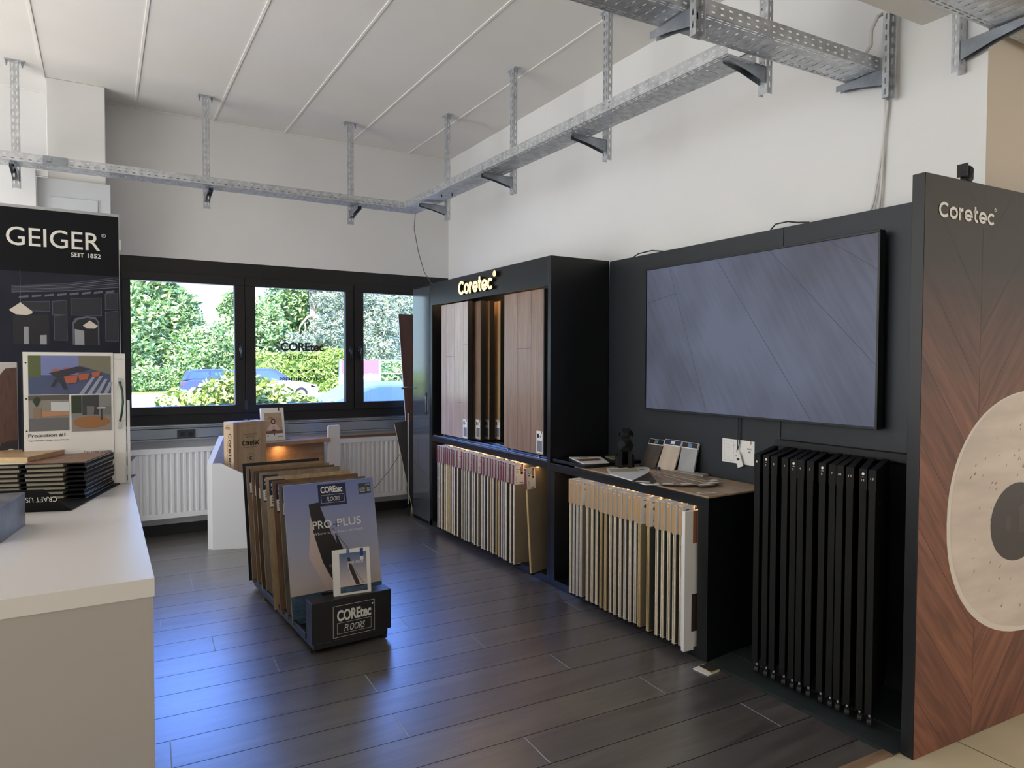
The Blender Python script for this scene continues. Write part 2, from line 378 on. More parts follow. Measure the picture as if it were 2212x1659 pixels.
def radiator(x0, x1, lab):
    r = thing('radiator', lab, 'radiator', (x0, 6.70, .17), group=None); W = x1-x0
    m = MB(); H = .62; n = int(W/.05)
    prof = []
    for i in range(n):
        a = .025+i*(W-.05)/n; s_ = (W-.05)/n
        prof += [(a, 0), (a+s_*.36, 0), (a+s_*.46, .012), (a+s_*.84, .012), (a+s_*.94, 0)]
    prof.append((W-.025, 0))
    m.prism(prof+[(W-.025, .03), (.025, .03)], H-.09, rad_w, Matrix.Translation((0, 0, .045)))
    m.box((0, -.004, 0), (W, .03, .045), rad_w); m.box((0, -.004, H-.045), (W, .03, H), rad_w)
    m.box((0, 0, .045), (.025, .03, H-.045), rad_w); m.box((W-.025, 0, .045), (W, .03, H-.045), rad_w)
    m.build('front_panel', r, bevel=.003)
    g = MB(); g.box((0, .03, H-.02), (W, .1, H-.008), rad_w)
    for i in range(int(W/.14)):
        for j in range(3): g.box((.06+i*.14+j*.02, .04, H-.0085), (.068+i*.14+j*.02, .09, H-.0075), ink)
    g.build('top_grille', r)
    b = MB(); b.box((.01, .09, .02), (W-.01, .11, H-.03), rad_w); b.box((.1, .11, .1), (.14, .165, .5), rad_w); b.box((W-.14, .11, .1), (W-.1, .165, .5), rad_w); b.build('rear_panel', r)
radiator(-1.3, 1.28, 'long white ribbed radiator below the window left of the white display unit')
radiator(1.5, 2.72, 'white ribbed radiator below the window beside the tall black cabinet')
o = MB().box((1.95, 6.735, .792), (2.66, 6.79, .80), wood('brown oak plank', (92, 62, 46), (140, 100, 74), 'x')).box((1.95, 6.79, .80), (2.66, 6.796, .81), MATS['brown oak plank']).build('loose_plank')
tag(o, 'brown wooden plank lying along the top of the right-hand radiator', 'plank')

# ================================================================== cable trays and hangers
def perf(mb, L, rows, m, M):
    y = 0
    for h, hole in rows:
        if not hole:
            mb.add([(0, y, 0), (L, y, 0), (L, y+h, 0), (0, y+h, 0)], [(0, 1, 2, 3)], m, M); y += h; continue
        hl, hh, pitch, ph = hole; n = max(1, int(L/pitch)); off = (L-n*pitch)/2+ph*0
        if off > 1e-4:
            mb.add([(0, y, 0), (off, y, 0), (off, y+h, 0), (0, y+h, 0)], [(0, 1, 2, 3)], m, M)
            mb.add([(L-off, y, 0), (L, y, 0), (L, y+h, 0), (L-off, y+h, 0)], [(0, 1, 2, 3)], m, M)
        vs = []; fs = []
        for i in range(n):
            a = off+i*pitch; cx = a+pitch*(.5+ph); cy = y+h/2; c = min(hl, hh)*.28
            k = len(vs)
            vs += [(a, y, 0), (a+pitch, y, 0), (a+pitch, y+h, 0), (a, y+h, 0)]
            vs += [(cx-hl/2+c, cy-hh/2, 0), (cx+hl/2-c, cy-hh/2, 0), (cx+hl/2, cy-hh/2+c, 0), (cx+hl/2, cy+hh/2-c, 0),
                   (cx+hl/2-c, cy+hh/2, 0), (cx-hl/2+c, cy+hh/2, 0), (cx-hl/2, cy+hh/2-c, 0), (cx-hl/2, cy-hh/2+c, 0)]
            fs += [tuple(k+j for j in f) for f in ((0, 1, 5, 4), (1, 6, 5), (1, 2, 7, 6), (2, 8, 7), (2, 3, 9, 8), (3, 10, 9), (3, 0, 11, 10), (0, 4, 11))]
        mb.add(vs, fs, m, M); y += h
def tray(name, label, P0, P1, W, side=.06, parent=None):
    """P0->P1 is the near lower edge, the tray floor spreads to the left of that direction"""
    P0 = Vector(P0); P1 = Vector(P1); d = (P1-P0); L = d.length; d.normalize()
    n = Vector((-d.y, d.x, 0)).normalized()
    t = thing(name, label, 'cable tray', P0)
    Mf = frame((0, 0, 0), d, n)
    sr = [(.008, None), (.014, (.02, .008, .05, 0)), (.012, None), (.014, (.02, .008, .05, 0)), (side-.048, None)]
    fr = [(.006, None), (.014, (.036, .007, .05, 0)), (.014, (.036, .007, .05, .1)), (.007, None), (W-.082, (.007, W-.11, .05, -.05)), (.007, None), (.014, (.036, .007, .05, .1)), (.014, (.036, .007, .05, 0)), (.006, None)]
    q = MB(); perf(q, L, fr, galv, Mf); q.build('tray_floor', t, solid=.0014)
    for s, nm in ((0, 'side_rail'), (1, 'side_rail')):
        Ms = frame(n*(W*s), d, (0, 0, 1)); q = MB(); perf(q, L, sr, galv, Ms)
        q.add([(0, side, 0), (L, side, 0), (L, side, -.008 if s == 0 else .008), (0, side, -.008 if s == 0 else .008)], [(0, 1, 2, 3)], galv, Ms)
        q.build(nm, t, solid=.0014)
    return t
FZ = 2.957
tA = tray('cable_tray', 'perforated steel cable tray running along above the window wall', (-2.2, 5.99, 2.965), (2.40, 5.99, 2.975), .18)
tB = tray('cable_tray', 'perforated steel cable tray running along the right wall above the display', (2.60, 2.17, 2.935), (2.60, 6.18, 2.978), .19)
c26, s26 = math.cos(A26), math.sin(A26)
tC = tray('cable_tray', 'perforated steel cable tray crossing overhead to the right wall beside the grey drop beam', (-1.2, 2.01+3.2*.0454, FZ), (3.235, 2.01-1.235*.0454, FZ), .175)
tray('cable_tray', 'perforated steel cable tray nearest the camera in the upper right corner', (.6, 1.60-.3-.0, FZ+.005), (6.0, 1.06, FZ+.005), .30)
# tray joint plate and bolts
q = MB(); q.box((-.35, 5.984, 2.97), (-.20, 5.9875, 3.03), galv_d); q.box((-.33, 5.97, 2.985), (-.30, 5.984, 3.012), galv_d); q.build('joint_plate', None).parent = None
o = bpy.data.objects['joint_plate']; o.parent = tA; o.matrix_parent_inverse = Matrix.Translation(tA.location).inverted()
for (x, y) in ((2.47, 5.3), (2.53, 5.22)):
    o = MB().tube([(x, y, 2.945), (x, y, 2.97)], .006, black_matt, 6).build('bolt', tB); o.matrix_parent_inverse = Matrix.Translation(tB.location).inverted()
def hanger(loc, rz, label, H, plate=True, arm=.25, zb=2.83, group='slotted hangers for the cable trays'):
    t = thing('tray_hanger', label, 'hanger', (loc[0], loc[1], zb), rz, group)
    q = MB(); wb = .05; fl_ = .032
    slot = (.028, .009, .05, 0)
    perf(q, H, [(.006, None), (.013, slot), (.012, None), (.013, slot), (.006, None)], galv, frame((wb/2, -fl_*0, 0), (0, 0, 1), (-1, 0, 0)))
    perf(q, H, [(.008, None), (.016, slot), (.008, None)], galv, frame((-wb/2, 0, 0), (0, 0, 1), (0, 1, 0)))
    perf(q, H, [(.008, None), (.016, slot), (.008, None)], galv, frame((wb/2, 0, 0), (0, 0, 1), (0, 1, 0)))
    q.build('slotted_post', t, solid=.0025)
    if plate:
        q = MB(); q.box((-.06, -.01, H-.007), (.06, .045, H-.001), galv)
        for x in (-.048, .048): q.tube([(x, .017, H-.03), (x, .017, H-.007)], .007, galv_d, 6); q.tube([(x, .017, H-.045), (x, .017, H-.03)], .004, galv_d, 6)
        q.build('ceiling_plate', t)
    q = MB(); z = FZ-zb-.003; Ma = frame((-.018, -.002, 0), (0, -1, 0), (0, 0, 1))
    prof = [(0, z-.078), (0, z), (arm, z), (arm, z-.028), (arm*.55, z-.045)]
    for xx in (0, .036): q.prism(prof, .002, galv_d, frame((-.018+xx, -.002, 0), (0, -1, 0), (0, 0, 1)))
    q.box((-.018, -.002-arm, z-.003), (.018, -.002, z-.001), galv_d)
    b_ = q.build('bracket_arm', t)
    for yy in (.05, arm-.05): MB().tube([(.0, -yy, z-.014), (0, -yy, z-.003)], .008, black_matt, 6).build('bolt', b_)
    return t
hanger((-.53, 6.255), 0, 'slotted steel hanger at far left of the tray over the banner', ZC-2.83)
hanger((.765, 6.255), 0, 'slotted steel hanger above the left window sash', ZC-2.83)
hanger((1.995, 6.255), 0, 'slotted steel hanger above the middle window sash', ZC-2.83)
hanger((2.665, 5.63), -PI/2, 'slotted steel hanger nearest the room corner on the right wall tray', ZC-2.83)
hanger((2.68, 4.50), -PI/2, 'slotted steel hanger above the lit cabinet with plate bolted to ceiling', ZC-2.83)
hanger((2.74, 3.45), -PI/2, 'slotted steel hanger above the dark gap between cabinet and screen', ZC-2.83)
hanger((2.71, 2.22), -PI/2, 'slotted steel hanger above the screen beneath the tray crossing', ZC-2.83)
hanger((2.02, 1.985), PI+A26, 'slotted steel hanger at the top edge in front of the crossing tray', ZC-2.83)
hanger((3.215, 1.925), PI+A26, 'slotted steel hanger by the right wall with grey cable tied to it', ZC-2.81, zb=2.81)
hanger((3.245, 1.60), A26, 'slotted steel hanger in upper right corner carrying the nearest tray', ZC-2.83)
q = MB(); q.tube([(3.25, 1.93, 3.24), (3.20, 1.96, 3.21), (3.165, 1.97, 3.14), (3.165, 1.97, 3.07), (3.15, 2.0, 3.02), (3.12, 2.06, 3.0)], .009, cable_w)
tag(q.build('power_cable', smooth=True), 'thick grey cable curling from the drop beam down into the crossing tray', 'cable'); q = MB()
q.tube([(3.262, 1.945, 3.7), (3.262, 1.94, 2.8), (3.262, 1.96, 2.6), (3.262, 2.0, 2.35), (3.262, 2.02, 2.29)], .006, cable_w)
tag(q.build('power_cable', smooth=True), 'pale grey cable on the right wall dropping from the tray hanger, its left strand', 'cable'); q = MB()
q.tube([(3.264, 1.955, 3.2), (3.264, 1.952, 2.75), (3.264, 1.958, 2.6), (3.264, 1.965, 2.4), (3.264, 1.975, 2.29)], .006, cable_w)
tag(q.build('power_cable', smooth=True), 'pale grey cable on the right wall dropping from the tray hanger, its right strand', 'cable')
q = MB(); q.tube([(2.585, 6.14, 2.975), (2.62, 6.25, 2.85), (2.75, 6.45, 2.66), (2.9, 6.65, 2.5), (3.03, 6.78, 2.41), (3.09, 6.80, 2.33), (3.12, 6.8, 2.2)], .004, mat('grey cable', (110, 110, 112), .5))
tag(q.build('thin_cable', smooth=True), 'thin grey cable hanging from the tray corner down behind the black cabinet', 'cable')

# ================================================================== big lit display cabinet
XF = 2.667; XB = 3.18
cab = thing('display_cabinet', 'tall black display cabinet with glowing sign above sliding floor panels', 'cabinet', (XF, 3.945, 0))
def L(x, y, z): return (x-XF, y-3.945, z)
q = MB(); K = black_lam
def bx(mb, a, b, m): mb.box(L(*a), L(*b), m)
bx(q, (XF, 3.945, 0), (XB, 3.98, 2.295), K)                      # near side
bx(q, (XF, 6.36, 0), (XB, 6.39, 2.295), K); bx(q, (XF, 5.93, 0), (XB, 5.985, 2.295), K)
bx(q, (XF, 3.98, 2.09), (XF+.025, 5.93, 2.295), K)                # header fascia
bx(q, (XF+.025, 3.98, 2.27), (XB, 6.36, 2.295), K)
bx(q, (XF, 3.98, .81), (XB, 5.93, .86), K)
bx(q, (XF, 3.98, 0), (XB, 6.36, .055), K)
bx(q, (XB-.02, 3.98, .055), (XB, 6.36, 2.27), black_matt)
q.build('carcass', cab, bevel=.0015)
q = MB(); bx(q, (XF-.004, 5.99, .03), (XF+.018, 6.385, 2.275), mat('satin coated steel door', (112, 118, 124), .13, .65)); dr = q.build('door', cab, bevel=.0015)
q = MB(); Mh = frame(L(XF-.0045, 6.075, 1.045), (0, -1, 0), (0, 0, 1))
q.box((0, 0, 0), (.032, .215, .004), black_matt, Mh); q.box((.006, .035, .004), (.026, .18, .010), alu, Mh); q.build('handle', dr, bevel=.001)
q = MB()
for i in range(6): bx(q, (XF+.008+i*.075, 3.985, .8605), (XF+.03+i*.075, 5.925, .872), alu)
q.build('sliding_rail', cab, bevel=.001)
lit = mat('lit letter face', (255, 226, 160), .4, emit=1.25)
q = MB(); Ml = frame(L(XF-.028, 5.317, 2.13), (0, -1, 0), (0, 0, 1))
wordmark(q, 0, 0, .60, .118, lit, Ml, ext=.004, reg=False); q.build('illuminated_letters', cab)
q = MB(); Ml2 = frame(L(XF-.0235, 5.317, 2.13), (0, -1, 0), (0, 0, 1))
wordmark(q, 0, 0, .60, .118, black_matt, frame(L(XF-.001, 5.317, 2.13), (0, -1, 0), (0, 0, 1)), ext=.026, reg=False)
q.tube([(.628, .118, .0), (.628, .118, .027)], .024, black_matt, 20, frame(L(XF-.001, 5.317, 2.13), (0, -1, 0), (0, 0, 1)))
q.build('letter_bodies', cab)
q = MB(); q.tube([(.628, .118, 0), (.628, .118, .002)], .0235, lit, 20, Ml); q.text('R', .617, .103, .022, .03, redink, frame(L(XF-.0305, 5.317, 2.13), (0, -1, 0), (0, 0, 1)), 1, bold=.02); q.build('registered_mark', cab)
led = mat('warm led strip', (255, 196, 130), .4, emit=2)
def strip(parent, a, b, e=1.0):
    q = MB(); q.box(a, b, led); o = q.build('led_strip', parent)
    l = bpy.data.lights.new('led', 'AREA'); l.shape = 'RECTANGLE'; l.size = .02; l.size_y = abs(b[1]-a[1]); l.energy = e; l.color = (1, .62, .32)
    lo = bpy.data.objects.new('led_light', l); C.objects.link(lo); lo.parent = parent
    lo.location = ((a[0]+b[0])/2, (a[1]+b[1])/2, min(a[2], b[2])-.003)
    return o
strip(cab, L(2.70, 4.02, .8055), L(2.712, 5.88, .8095), 1.0)
strip(cab, L(2.83, 4.02, 2.262), L(2.845, 5.9, 2.268), 6)

# sliding floor panels in the upper bay
def oak(name, c1, c2, off=0): return wood(name, c1, c2, 'z', .22, .08, 1.2, .6, off)
PW = [oak('pale grey oak panel', (166, 146, 138), (190, 170, 162), 0), wood('brown oak panel', (124, 100, 86), (150, 124, 108), 'z', .36, .1, 1.2, .5, 2), oak('honey oak panel', (158, 128, 92), (184, 150, 112), 4), oak('smoked oak panel', (112, 84, 60), (142, 108, 78), 6)]
seam = mat('board joint', (60, 50, 46), .6)
def slider(x, y0, y1, m, seams, joints, label, tagw=.08):
    t = thing('flooring_panel', label, 'floor sample panel', (x, y0, .89), group='sliding floor panels in the lit cabinet')
    W = y1-y0; H = 1.19
    q = MB(); q.box((0, 0, 0), (.012, W, H), m)
    Mp = frame((-.0004, W, 0), (0, -1, 0), (0, 0, 1))
    for u in seams: q.rect(u-.0012, 0, u+.0012, H, seam, Mp)
    for u0, u1, v in joints: q.rect(u0, v-.001, u1, v+.001, seam, Mp)
    q.build('board', t)
    q = MB(); q.box((.0125, -.004, -.002), (.04, W+.004, H+.002), black_matt); q.box((-.002, -.012, 0), (.04, -.0005, H), black_matt); q.build('metal_backing', t)
    q = MB(); Mc = frame((-.0015, tagw+.006, .0), (0, -1, 0), (0, 0, 1)); q.box((0, .01, -.0008), (tagw, .17, .001), paper, Mc)
    q.rect(.012, .02, tagw-.005, .10, mat('grey swatch', (120, 120, 128), .5), Mc, 4); q.rect(.01, .12, .035, .15, ink, Mc, 4); q.rect(.045, .125, .06, .14, paper_g, Mc, 4); q.rect(tagw-.016, .15, tagw-.006, .17, redink, Mc, 4)
    q.build('info_card', t)
    q = MB()
    for yy in (.06, W-.06): q.tube([(-.002, yy, -.008), (.02, yy, -.008)], .009, steel, 10)
    q.build('roller', t)
slider(2.700, 5.263, 5.795, PW[0], [.10, .27, .445], [(.10, .27, .72), (.27, .445, .31), (.445, .53, .82)], 'pale grey-pink oak plank panel at the far left of the cabinet opening')
slider(2.700, 4.080, 4.637, PW[1], [.20, .39], [(.2, .39, .77)], 'broad brown oak panel hanging at the right of the cabinet opening')
slider(2.775, 5.165, 5.70, PW[1], [.17, .34], [], 'brown oak panel edge just right of the pale grey panel')
slider(2.85, 5.145, 5.68, PW[2], [.2], [], 'honey coloured panel edge second in behind the pale grey panel')
slider(2.925, 5.09, 5.62, PW[2], [.2], [], 'honey coloured panel edge third in, deeper in the cabinet')
slider(3.00, 5.08, 5.60, PW[3], [.2], [], 'dark honey panel edge deepest in the cabinet opening')
slider(2.775, 4.015, 4.55, PW[3], [.2], [], 'smoked oak panel edge peeking out right of the broad brown panel')

# hanging boards below
ply = [mat('pale ply edge', (220, 206, 180), .7, var=.1, vscale=30), mat('yellow ply edge', (190, 164, 118), .7, var=.1, vscale=30), mat('grey ply edge', (206, 198, 186), .7, var=.1, vscale=30)]
facem = [mat('dark board face', (78, 78, 74), .6, var=.1), mat('tan board face', (128, 116, 96), .6, var=.1), mat('green grey board face', (58, 64, 58), .6, var=.1)]
def red_board(i, j, H=.745, D=.45, th=.016):
    t = thing('sample_board', 'x', 'floor sample board')
    q = MB(); q.box((0, 0, 0), (D, th, H), ply[i]); q.box((.006, -.0006, .004), (D, 0, H-.004), facem[j]); q.build('board', t)
    q = MB(); q.box((-.003, -.0045, H-.148), (.085, th+.0055, H+.003), paper)
    Mf = frame((-.0036, th+.005, H-.148), (0, -1, 0), (0, 0, 1)); q.rect(.0, 0, th+.0085, .148, maroon, Mf, 0); q.rect(.006, .126, .011, .132, white_ink, Mf, 1); q.rect(.006, .115, .010, .119, white_ink, Mf, 1)
    Ms = frame((-.002, -.0049, H-.148), (1, 0, 0), (0, 0, 1))
    q.rect(.015, .11, .045, .114, ink, Ms, 1); q.rect(.015, .092, .035, .098, ink, Ms, 1); q.rect(.05, .095, .075, .13, mat('tiny photo', (150, 110, 90), .5), Ms, 1); q.rect(.055, .075, .075, .092, ink, Ms, 1); q.rect(.06, .13, .075, .15, maroon, Ms, 1)
    for k in range(4): q.rect(.015, .05-k*.012, .02, .055-k*.012, ink, Ms, 1)
    q.rect(.045, .008, .075, .014, ink, Ms, 1)
    q.build('label_sleeve', t)
    q = MB(); q.box((.0, .001, -.012), (D, th-.001, 0), black_matt); q.build('bottom_rail', t); return t
xb = 2.612
ys = [5.692, 5.651, 5.602, 5.552, 5.515, 5.475, 5.443, 5.389, 5.351, 5.297, 5.21, 5.158, 5.13, 5.083, 5.023, 4.98, 4.93, 4.844, 4.805, 4.756, 4.707, 4.668, 4.62, 4.575, 4.534, 4.495, 4.458, 4.396, 4.345]
kinds = [0, 2, 2, 1, 0, 1, 1, 2, 0, 0, 0, 0, 2, 2, 0, 2, 0, 0, 2, 2, 1, 2, 1, 1, 2, 2, 0, 0, 0]
protos = {}
for i, y in enumerate(ys):
    lab = 'maroon-labelled board, %s from the left in the rack below the lit sign' % ORD[i]
    k = (kinds[i], i % 3)
    loc = (xb+random.uniform(-.004, .004), y-.017, .052+random.uniform(-.003, .003)); rz = random.uniform(-.004, .004)
    if k in protos: dup(protos[k], loc, rz, lab, 'maroon-labelled boards in the cabinet rack')
    else:
        t = red_board(*k); t.location = loc; t.rotation_euler = (0, 0, rz); t['label'] = lab; t['group'] = 'maroon-labelled boards in the cabinet rack'; protos[k] = t
t = red_board(1, 1, H=.745, D=.34, th=.014); t.location = (2.60, 4.075, .052); t.rotation_euler = (math.radians(-4.2)*-1*-1, 0, math.radians(14)); t['label'] = 'single tan board hanging crooked and apart at the right end of the rack'

# ================================================================== black cladding wall and screen
dw = thing('display_wall', 'dark anthracite wall cladding behind the large screen', 'wall panel', (XB, 1.51, 0))
MB().box((0, 0, 0), (.03, .942, 2.29), panel_grey).build('panel', dw, bevel=.001)
MB().box((0, .946, 0), (.03, 2.43, 2.29), panel_grey).build('panel', dw, bevel=.001)
for pts, lb in (([(.01, 1.04, 2.292), (.0, 1.0, 2.315), (.01, .93, 2.318), (.0, .86, 2.30), (.012, .8, 2.292)], 'thin black wire looping over the cladding edge above the screen'), ([(.02, 2.2, 2.292), (.0, 2.12, 2.305), (.01, 2.0, 2.31), (.02, 1.9, 2.292)], 'thin black wire looping over the cladding edge beside the cabinet top')):
    o = MB().tube([(p[0]+XB+.004, p[1]+1.51, p[2]+.002) for p in pts], .004, cable_b).build('loose_wire'); tag(o, lb, 'cable')
tv = thing('wall_screen', 'large wall-mounted screen showing bluish grey wood planks', 'screen', (3.10, 1.866, 1.243)); TW, TH = 1.606, .932
q = MB(); b = .011
q.box((0, 0, 0), (.045, TW, b), black_lam); q.box((0, 0, TH-b), (.045, TW, TH), black_lam); q.box((0, 0, b), (.045, b, TH-b), black_lam); q.box((0, TW-b, b), (.045, TW, TH-b), black_lam)
q.box((.012, b, b), (.045, TW-b, TH-b), black_matt); q.build('bezel', tv, bevel=.001)
def screen_mat():
    m, n, bs = base('screen picture of planks')
    tc = n.nodes.new('ShaderNodeTexCoord'); mp = n.nodes.new('ShaderNodeMapping'); mp.inputs['Scale'].default_value = (1, 18, 1.4)
    m0 = n.nodes.new('ShaderNodeMapping'); m0.inputs['Rotation'].default_value = (math.radians(30), 0, 0); n.links.new(tc.outputs['Object'], m0.inputs[0]); n.links.new(m0.outputs[0], mp.inputs[0])
    t = n.nodes.new('ShaderNodeTexNoise'); t.inputs['Scale'].default_value = 2; t.inputs['Detail'].default_value = 6; n.links.new(mp.outputs[0], t.inputs['Vector'])
    t2 = n.nodes.new('ShaderNodeTexNoise'); t2.inputs['Scale'].default_value = 1.6; n.links.new(tc.outputs['Object'], t2.inputs['Vector'])
    ad = n.nodes.new('ShaderNodeMath'); ad.operation = 'MULTIPLY_ADD'; ad.inputs[1].default_value = .35; n.links.new(t.outputs[0], ad.inputs[0]); n.links.new(t2.outputs[0], ad.inputs[2])
    r = n.nodes.new('ShaderNodeValToRGB'); r.color_ramp.elements[0].position = .45; r.color_ramp.elements[1].position = .85
    r.color_ramp.elements[0].color = S(68, 73, 96); r.color_ramp.elements[1].color = S(112, 121, 152)
    n.links.new(ad.outputs[0], r.inputs[0]); n.links.new(r.outputs[0], bs.inputs['Emission Color']); bs.inputs['Emission Strength'].default_value = .42
    bs.inputs['Base Color'].default_value = (.03, .03, .035, 1); bs.inputs['Roughness'].default_value = .42
    return m
scm = screen_mat(); sline = mat('screen plank line', (38, 42, 56), .4, emit=.35)
Mt = frame((.0105, TW, 0), (0, -1, 0), (0, 0, 1))
q = MB(); q.rect(b, b, TW-b, TH-b, scm, Mt)
def tvl(y0, z0, y1, z1):
    u0, v0, u1, v1 = 3.472-y0, z0-1.243, 3.472-y1, z1-1.243; dx, dy = u1-u0, v1-v0; l = math.hypot(dx, dy); nx, ny = -dy/l*.0014, dx/l*.0014
    q.flat([(u0-nx, v0-ny), (u1-nx, v1-ny), (u1+nx, v1+ny), (u0+nx, v0+ny)], sline, Mt, 1)
for l_ in ((3.25, 2.15, 2.93, 1.26), (2.86, 2.16, 2.22, 1.26), (2.488, 2.16, 1.88, 1.543), (2.13, 2.16, 1.88, 1.99), (3.45, 1.95, 3.2, 1.99)): tvl(*l_)
q.build('picture', tv)
MB().box((.045, .3, .25), (.079, 1.3, .7), black_matt).build('wall_mount', tv)

# ================================================================== advertising wing
wg = thing('advertising_panel', 'tall advertising panel with round travertine table printed on brown herringbone wood', 'panel', (2.703, 1.455, 0), math.radians(-3.5))
q = MB(); q.box((0, .0, 0), (1.7, .05, 2.284), black_lam); q.build('board', wg, bevel=.0015)
def clip(poly, x0, y0, x1, y1):
    for ax, lim, sg in ((0, x0, 1), (0, x1, -1), (1, y0, 1), (1, y1, -1)):
        out = []
        for i in range(len(poly)):
            a, b_ = poly[i-1], poly[i]; ia = (a[ax]-lim)*sg >= 0; ib = (b_[ax]-lim)*sg >= 0
            if ia != ib:
                t_ = (lim-a[ax])/(b_[ax]-a[ax]); out.append((a[0]+(b_[0]-a[0])*t_, a[1]+(b_[1]-a[1])*t_))
            if ib: out.append(b_)
        poly = out
        if len(poly) < 3: return []
    return poly
def herr(name, c, c2, ang, off):
    m, n, bs = base(name)
    tc = n.nodes.new('ShaderNodeTexCoord'); mp = n.nodes.new('ShaderNodeMapping'); mp.inputs['Scale'].default_value = (2.5, 1, 26); mp.inputs['Location'].default_value = (off, off, off)
    m0 = n.nodes.new('ShaderNodeMapping'); m0.inputs['Rotation'].default_value = (0, math.radians(ang), 0); n.links.new(tc.outputs['Object'], m0.inputs[0]); n.links.new(m0.outputs[0], mp.inputs[0]); t = n.nodes.new('ShaderNodeTexNoise'); t.inputs['Scale'].default_value = 1.3; t.inputs['Detail'].default_value = 8; t.inputs['Distortion'].default_value = .6; n.links.new(mp.outputs[0], t.inputs['Vector'])
    r = n.nodes.new('ShaderNodeValToRGB'); r.color_ramp.elements[0].position = .32; r.color_ramp.elements[1].position = .7; r.color_ramp.elements[0].color = S(*c); r.color_ramp.elements[1].color = S(*c2); n.links.new(t.outputs[0], r.inputs[0])
    sx = n.nodes.new('ShaderNodeSeparateXYZ'); n.links.new(tc.outputs['Object'], sx.inputs[0])
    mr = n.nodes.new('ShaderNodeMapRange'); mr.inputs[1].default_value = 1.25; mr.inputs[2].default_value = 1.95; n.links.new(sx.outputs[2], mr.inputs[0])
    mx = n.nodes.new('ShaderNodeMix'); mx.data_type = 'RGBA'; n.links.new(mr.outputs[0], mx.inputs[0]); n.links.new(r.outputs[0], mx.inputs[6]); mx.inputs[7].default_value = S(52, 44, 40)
    n.links.new(mx.outputs[2], bs.inputs['Base Color']); bs.inputs['Roughness'].default_value = .6
    return m
hm = {}
for sgn in (0, 1):
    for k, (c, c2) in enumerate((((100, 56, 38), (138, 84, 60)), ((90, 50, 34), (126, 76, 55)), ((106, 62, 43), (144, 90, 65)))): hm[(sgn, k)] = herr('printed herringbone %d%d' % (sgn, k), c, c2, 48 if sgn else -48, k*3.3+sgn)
lin = mat('printed plank joint', (92, 54, 38), .6)
q = MB(); Mw = frame((0, -.0008, 0), (1, 0, 0), (0, 0, 1)); W1 = 1.69
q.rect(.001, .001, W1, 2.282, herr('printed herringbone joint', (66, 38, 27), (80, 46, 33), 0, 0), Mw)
colw = .46; pw = .215; sl_ = math.tan(math.radians(50))
for cidx in range(-1, 4):
    xa = -.07+cidx*colw*1.0; s_ = -1 if cidx % 2 == 0 else 1
    for k in range(-6, 18):
        y0 = k*(pw/math.cos(math.radians(50)))
        ya = y0; yb = y0+s_*colw*sl_; hgt = pw/math.cos(math.radians(50))-.004
        p = clip([(xa+.001, ya), (xa+colw-.001, yb), (xa+colw-.001, yb+hgt), (xa+.001, ya+hgt)], .001, .001, W1, 2.282)
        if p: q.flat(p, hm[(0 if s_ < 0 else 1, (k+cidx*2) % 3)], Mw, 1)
trav = mat('printed travertine', (206, 191, 180), .6, var=.14, vscale=2.2, stretch=(1, 1, 5)); trav2 = mat('printed travertine rim', (218, 207, 196), .6)
pit = mat('printed travertine pit', (150, 118, 96), .6); cone = mat('printed dark metal', (50, 40, 38), .5); cone2 = mat('printed dark metal shade', (66, 54, 52), .5)
def disc_pts(sc_):
    pts = []
    for i in range(60):
        a = 2*PI*i/60; cx_, cy_ = .83, .91; rx = .645*sc_; ry = .53*sc_
        p_ = 2.2
        ca, sa = math.cos(a), math.sin(a)
        pts.append((cx_+rx*abs(ca)**(2/p_)*(1 if ca > 0 else -1), cy_+ry*abs(sa)**(2/p_)*(1 if sa > 0 else -1)))
    return pts
q.flat(clip(disc_pts(1.0), .001, .001, W1, 2.28), trav2, Mw, 2); q.flat(clip([(x+.012, y+.008) for x, y in disc_pts(.978)], .001, .001, W1, 2.28), trav, Mw, 3)
rr = random.Random(3)
for _ in range(130):
    a = rr.uniform(0, 2*PI); r_ = math.sqrt(rr.random())*.9; x, y = .84+.62*r_*math.cos(a), .91+.5*r_*math.sin(a)
    if x > 1.66: continue
    s_ = rr.uniform(.002, .006); an = .9+rr.uniform(-.3, .3)
    q.flat([(x-s_*2*math.cos(an), y-s_*2*math.sin(an)), (x+s_*math.sin(an), y-s_*math.cos(an)*.6), (x+s_*2.4*math.cos(an), y+s_*2.4*math.sin(an)), (x-s_*math.sin(an), y+s_*.6*math.cos(an))], pit, Mw, 4)
q.ell(.70, .87, .205, .17, cone, Mw, 5, 40); q.flat([(.70, .93), (.9, 1.0), (1.2, 1.02), (1.2, .80), (.9, .80), (.72, .82)], cone2, Mw, 6); q.ell(.63, .87, .02, .035, cone2, Mw, 6)
wordmark(q, .085, 2.122, .385, .062, white_ink, Mw, 7)
q.build('printed_face', wg)
q = MB(); q.tube([(.30, .02, 2.284), (.30, .02, 2.30)], .02, black_matt, 12); q.tube([(.27, .0, 2.32), (.36, .05, 2.315)], .024, black_matt, 14); q.box((.255, -.01, 2.30), (.262, .03, 2.35), black_matt)
o = q.build('spotlight'); o.location = (2.703, 1.455, .001); o.rotation_euler = (0, 0, math.radians(-3.5)); tag(o, 'small black spotlight clipped on top of the advertising panel', 'lamp')

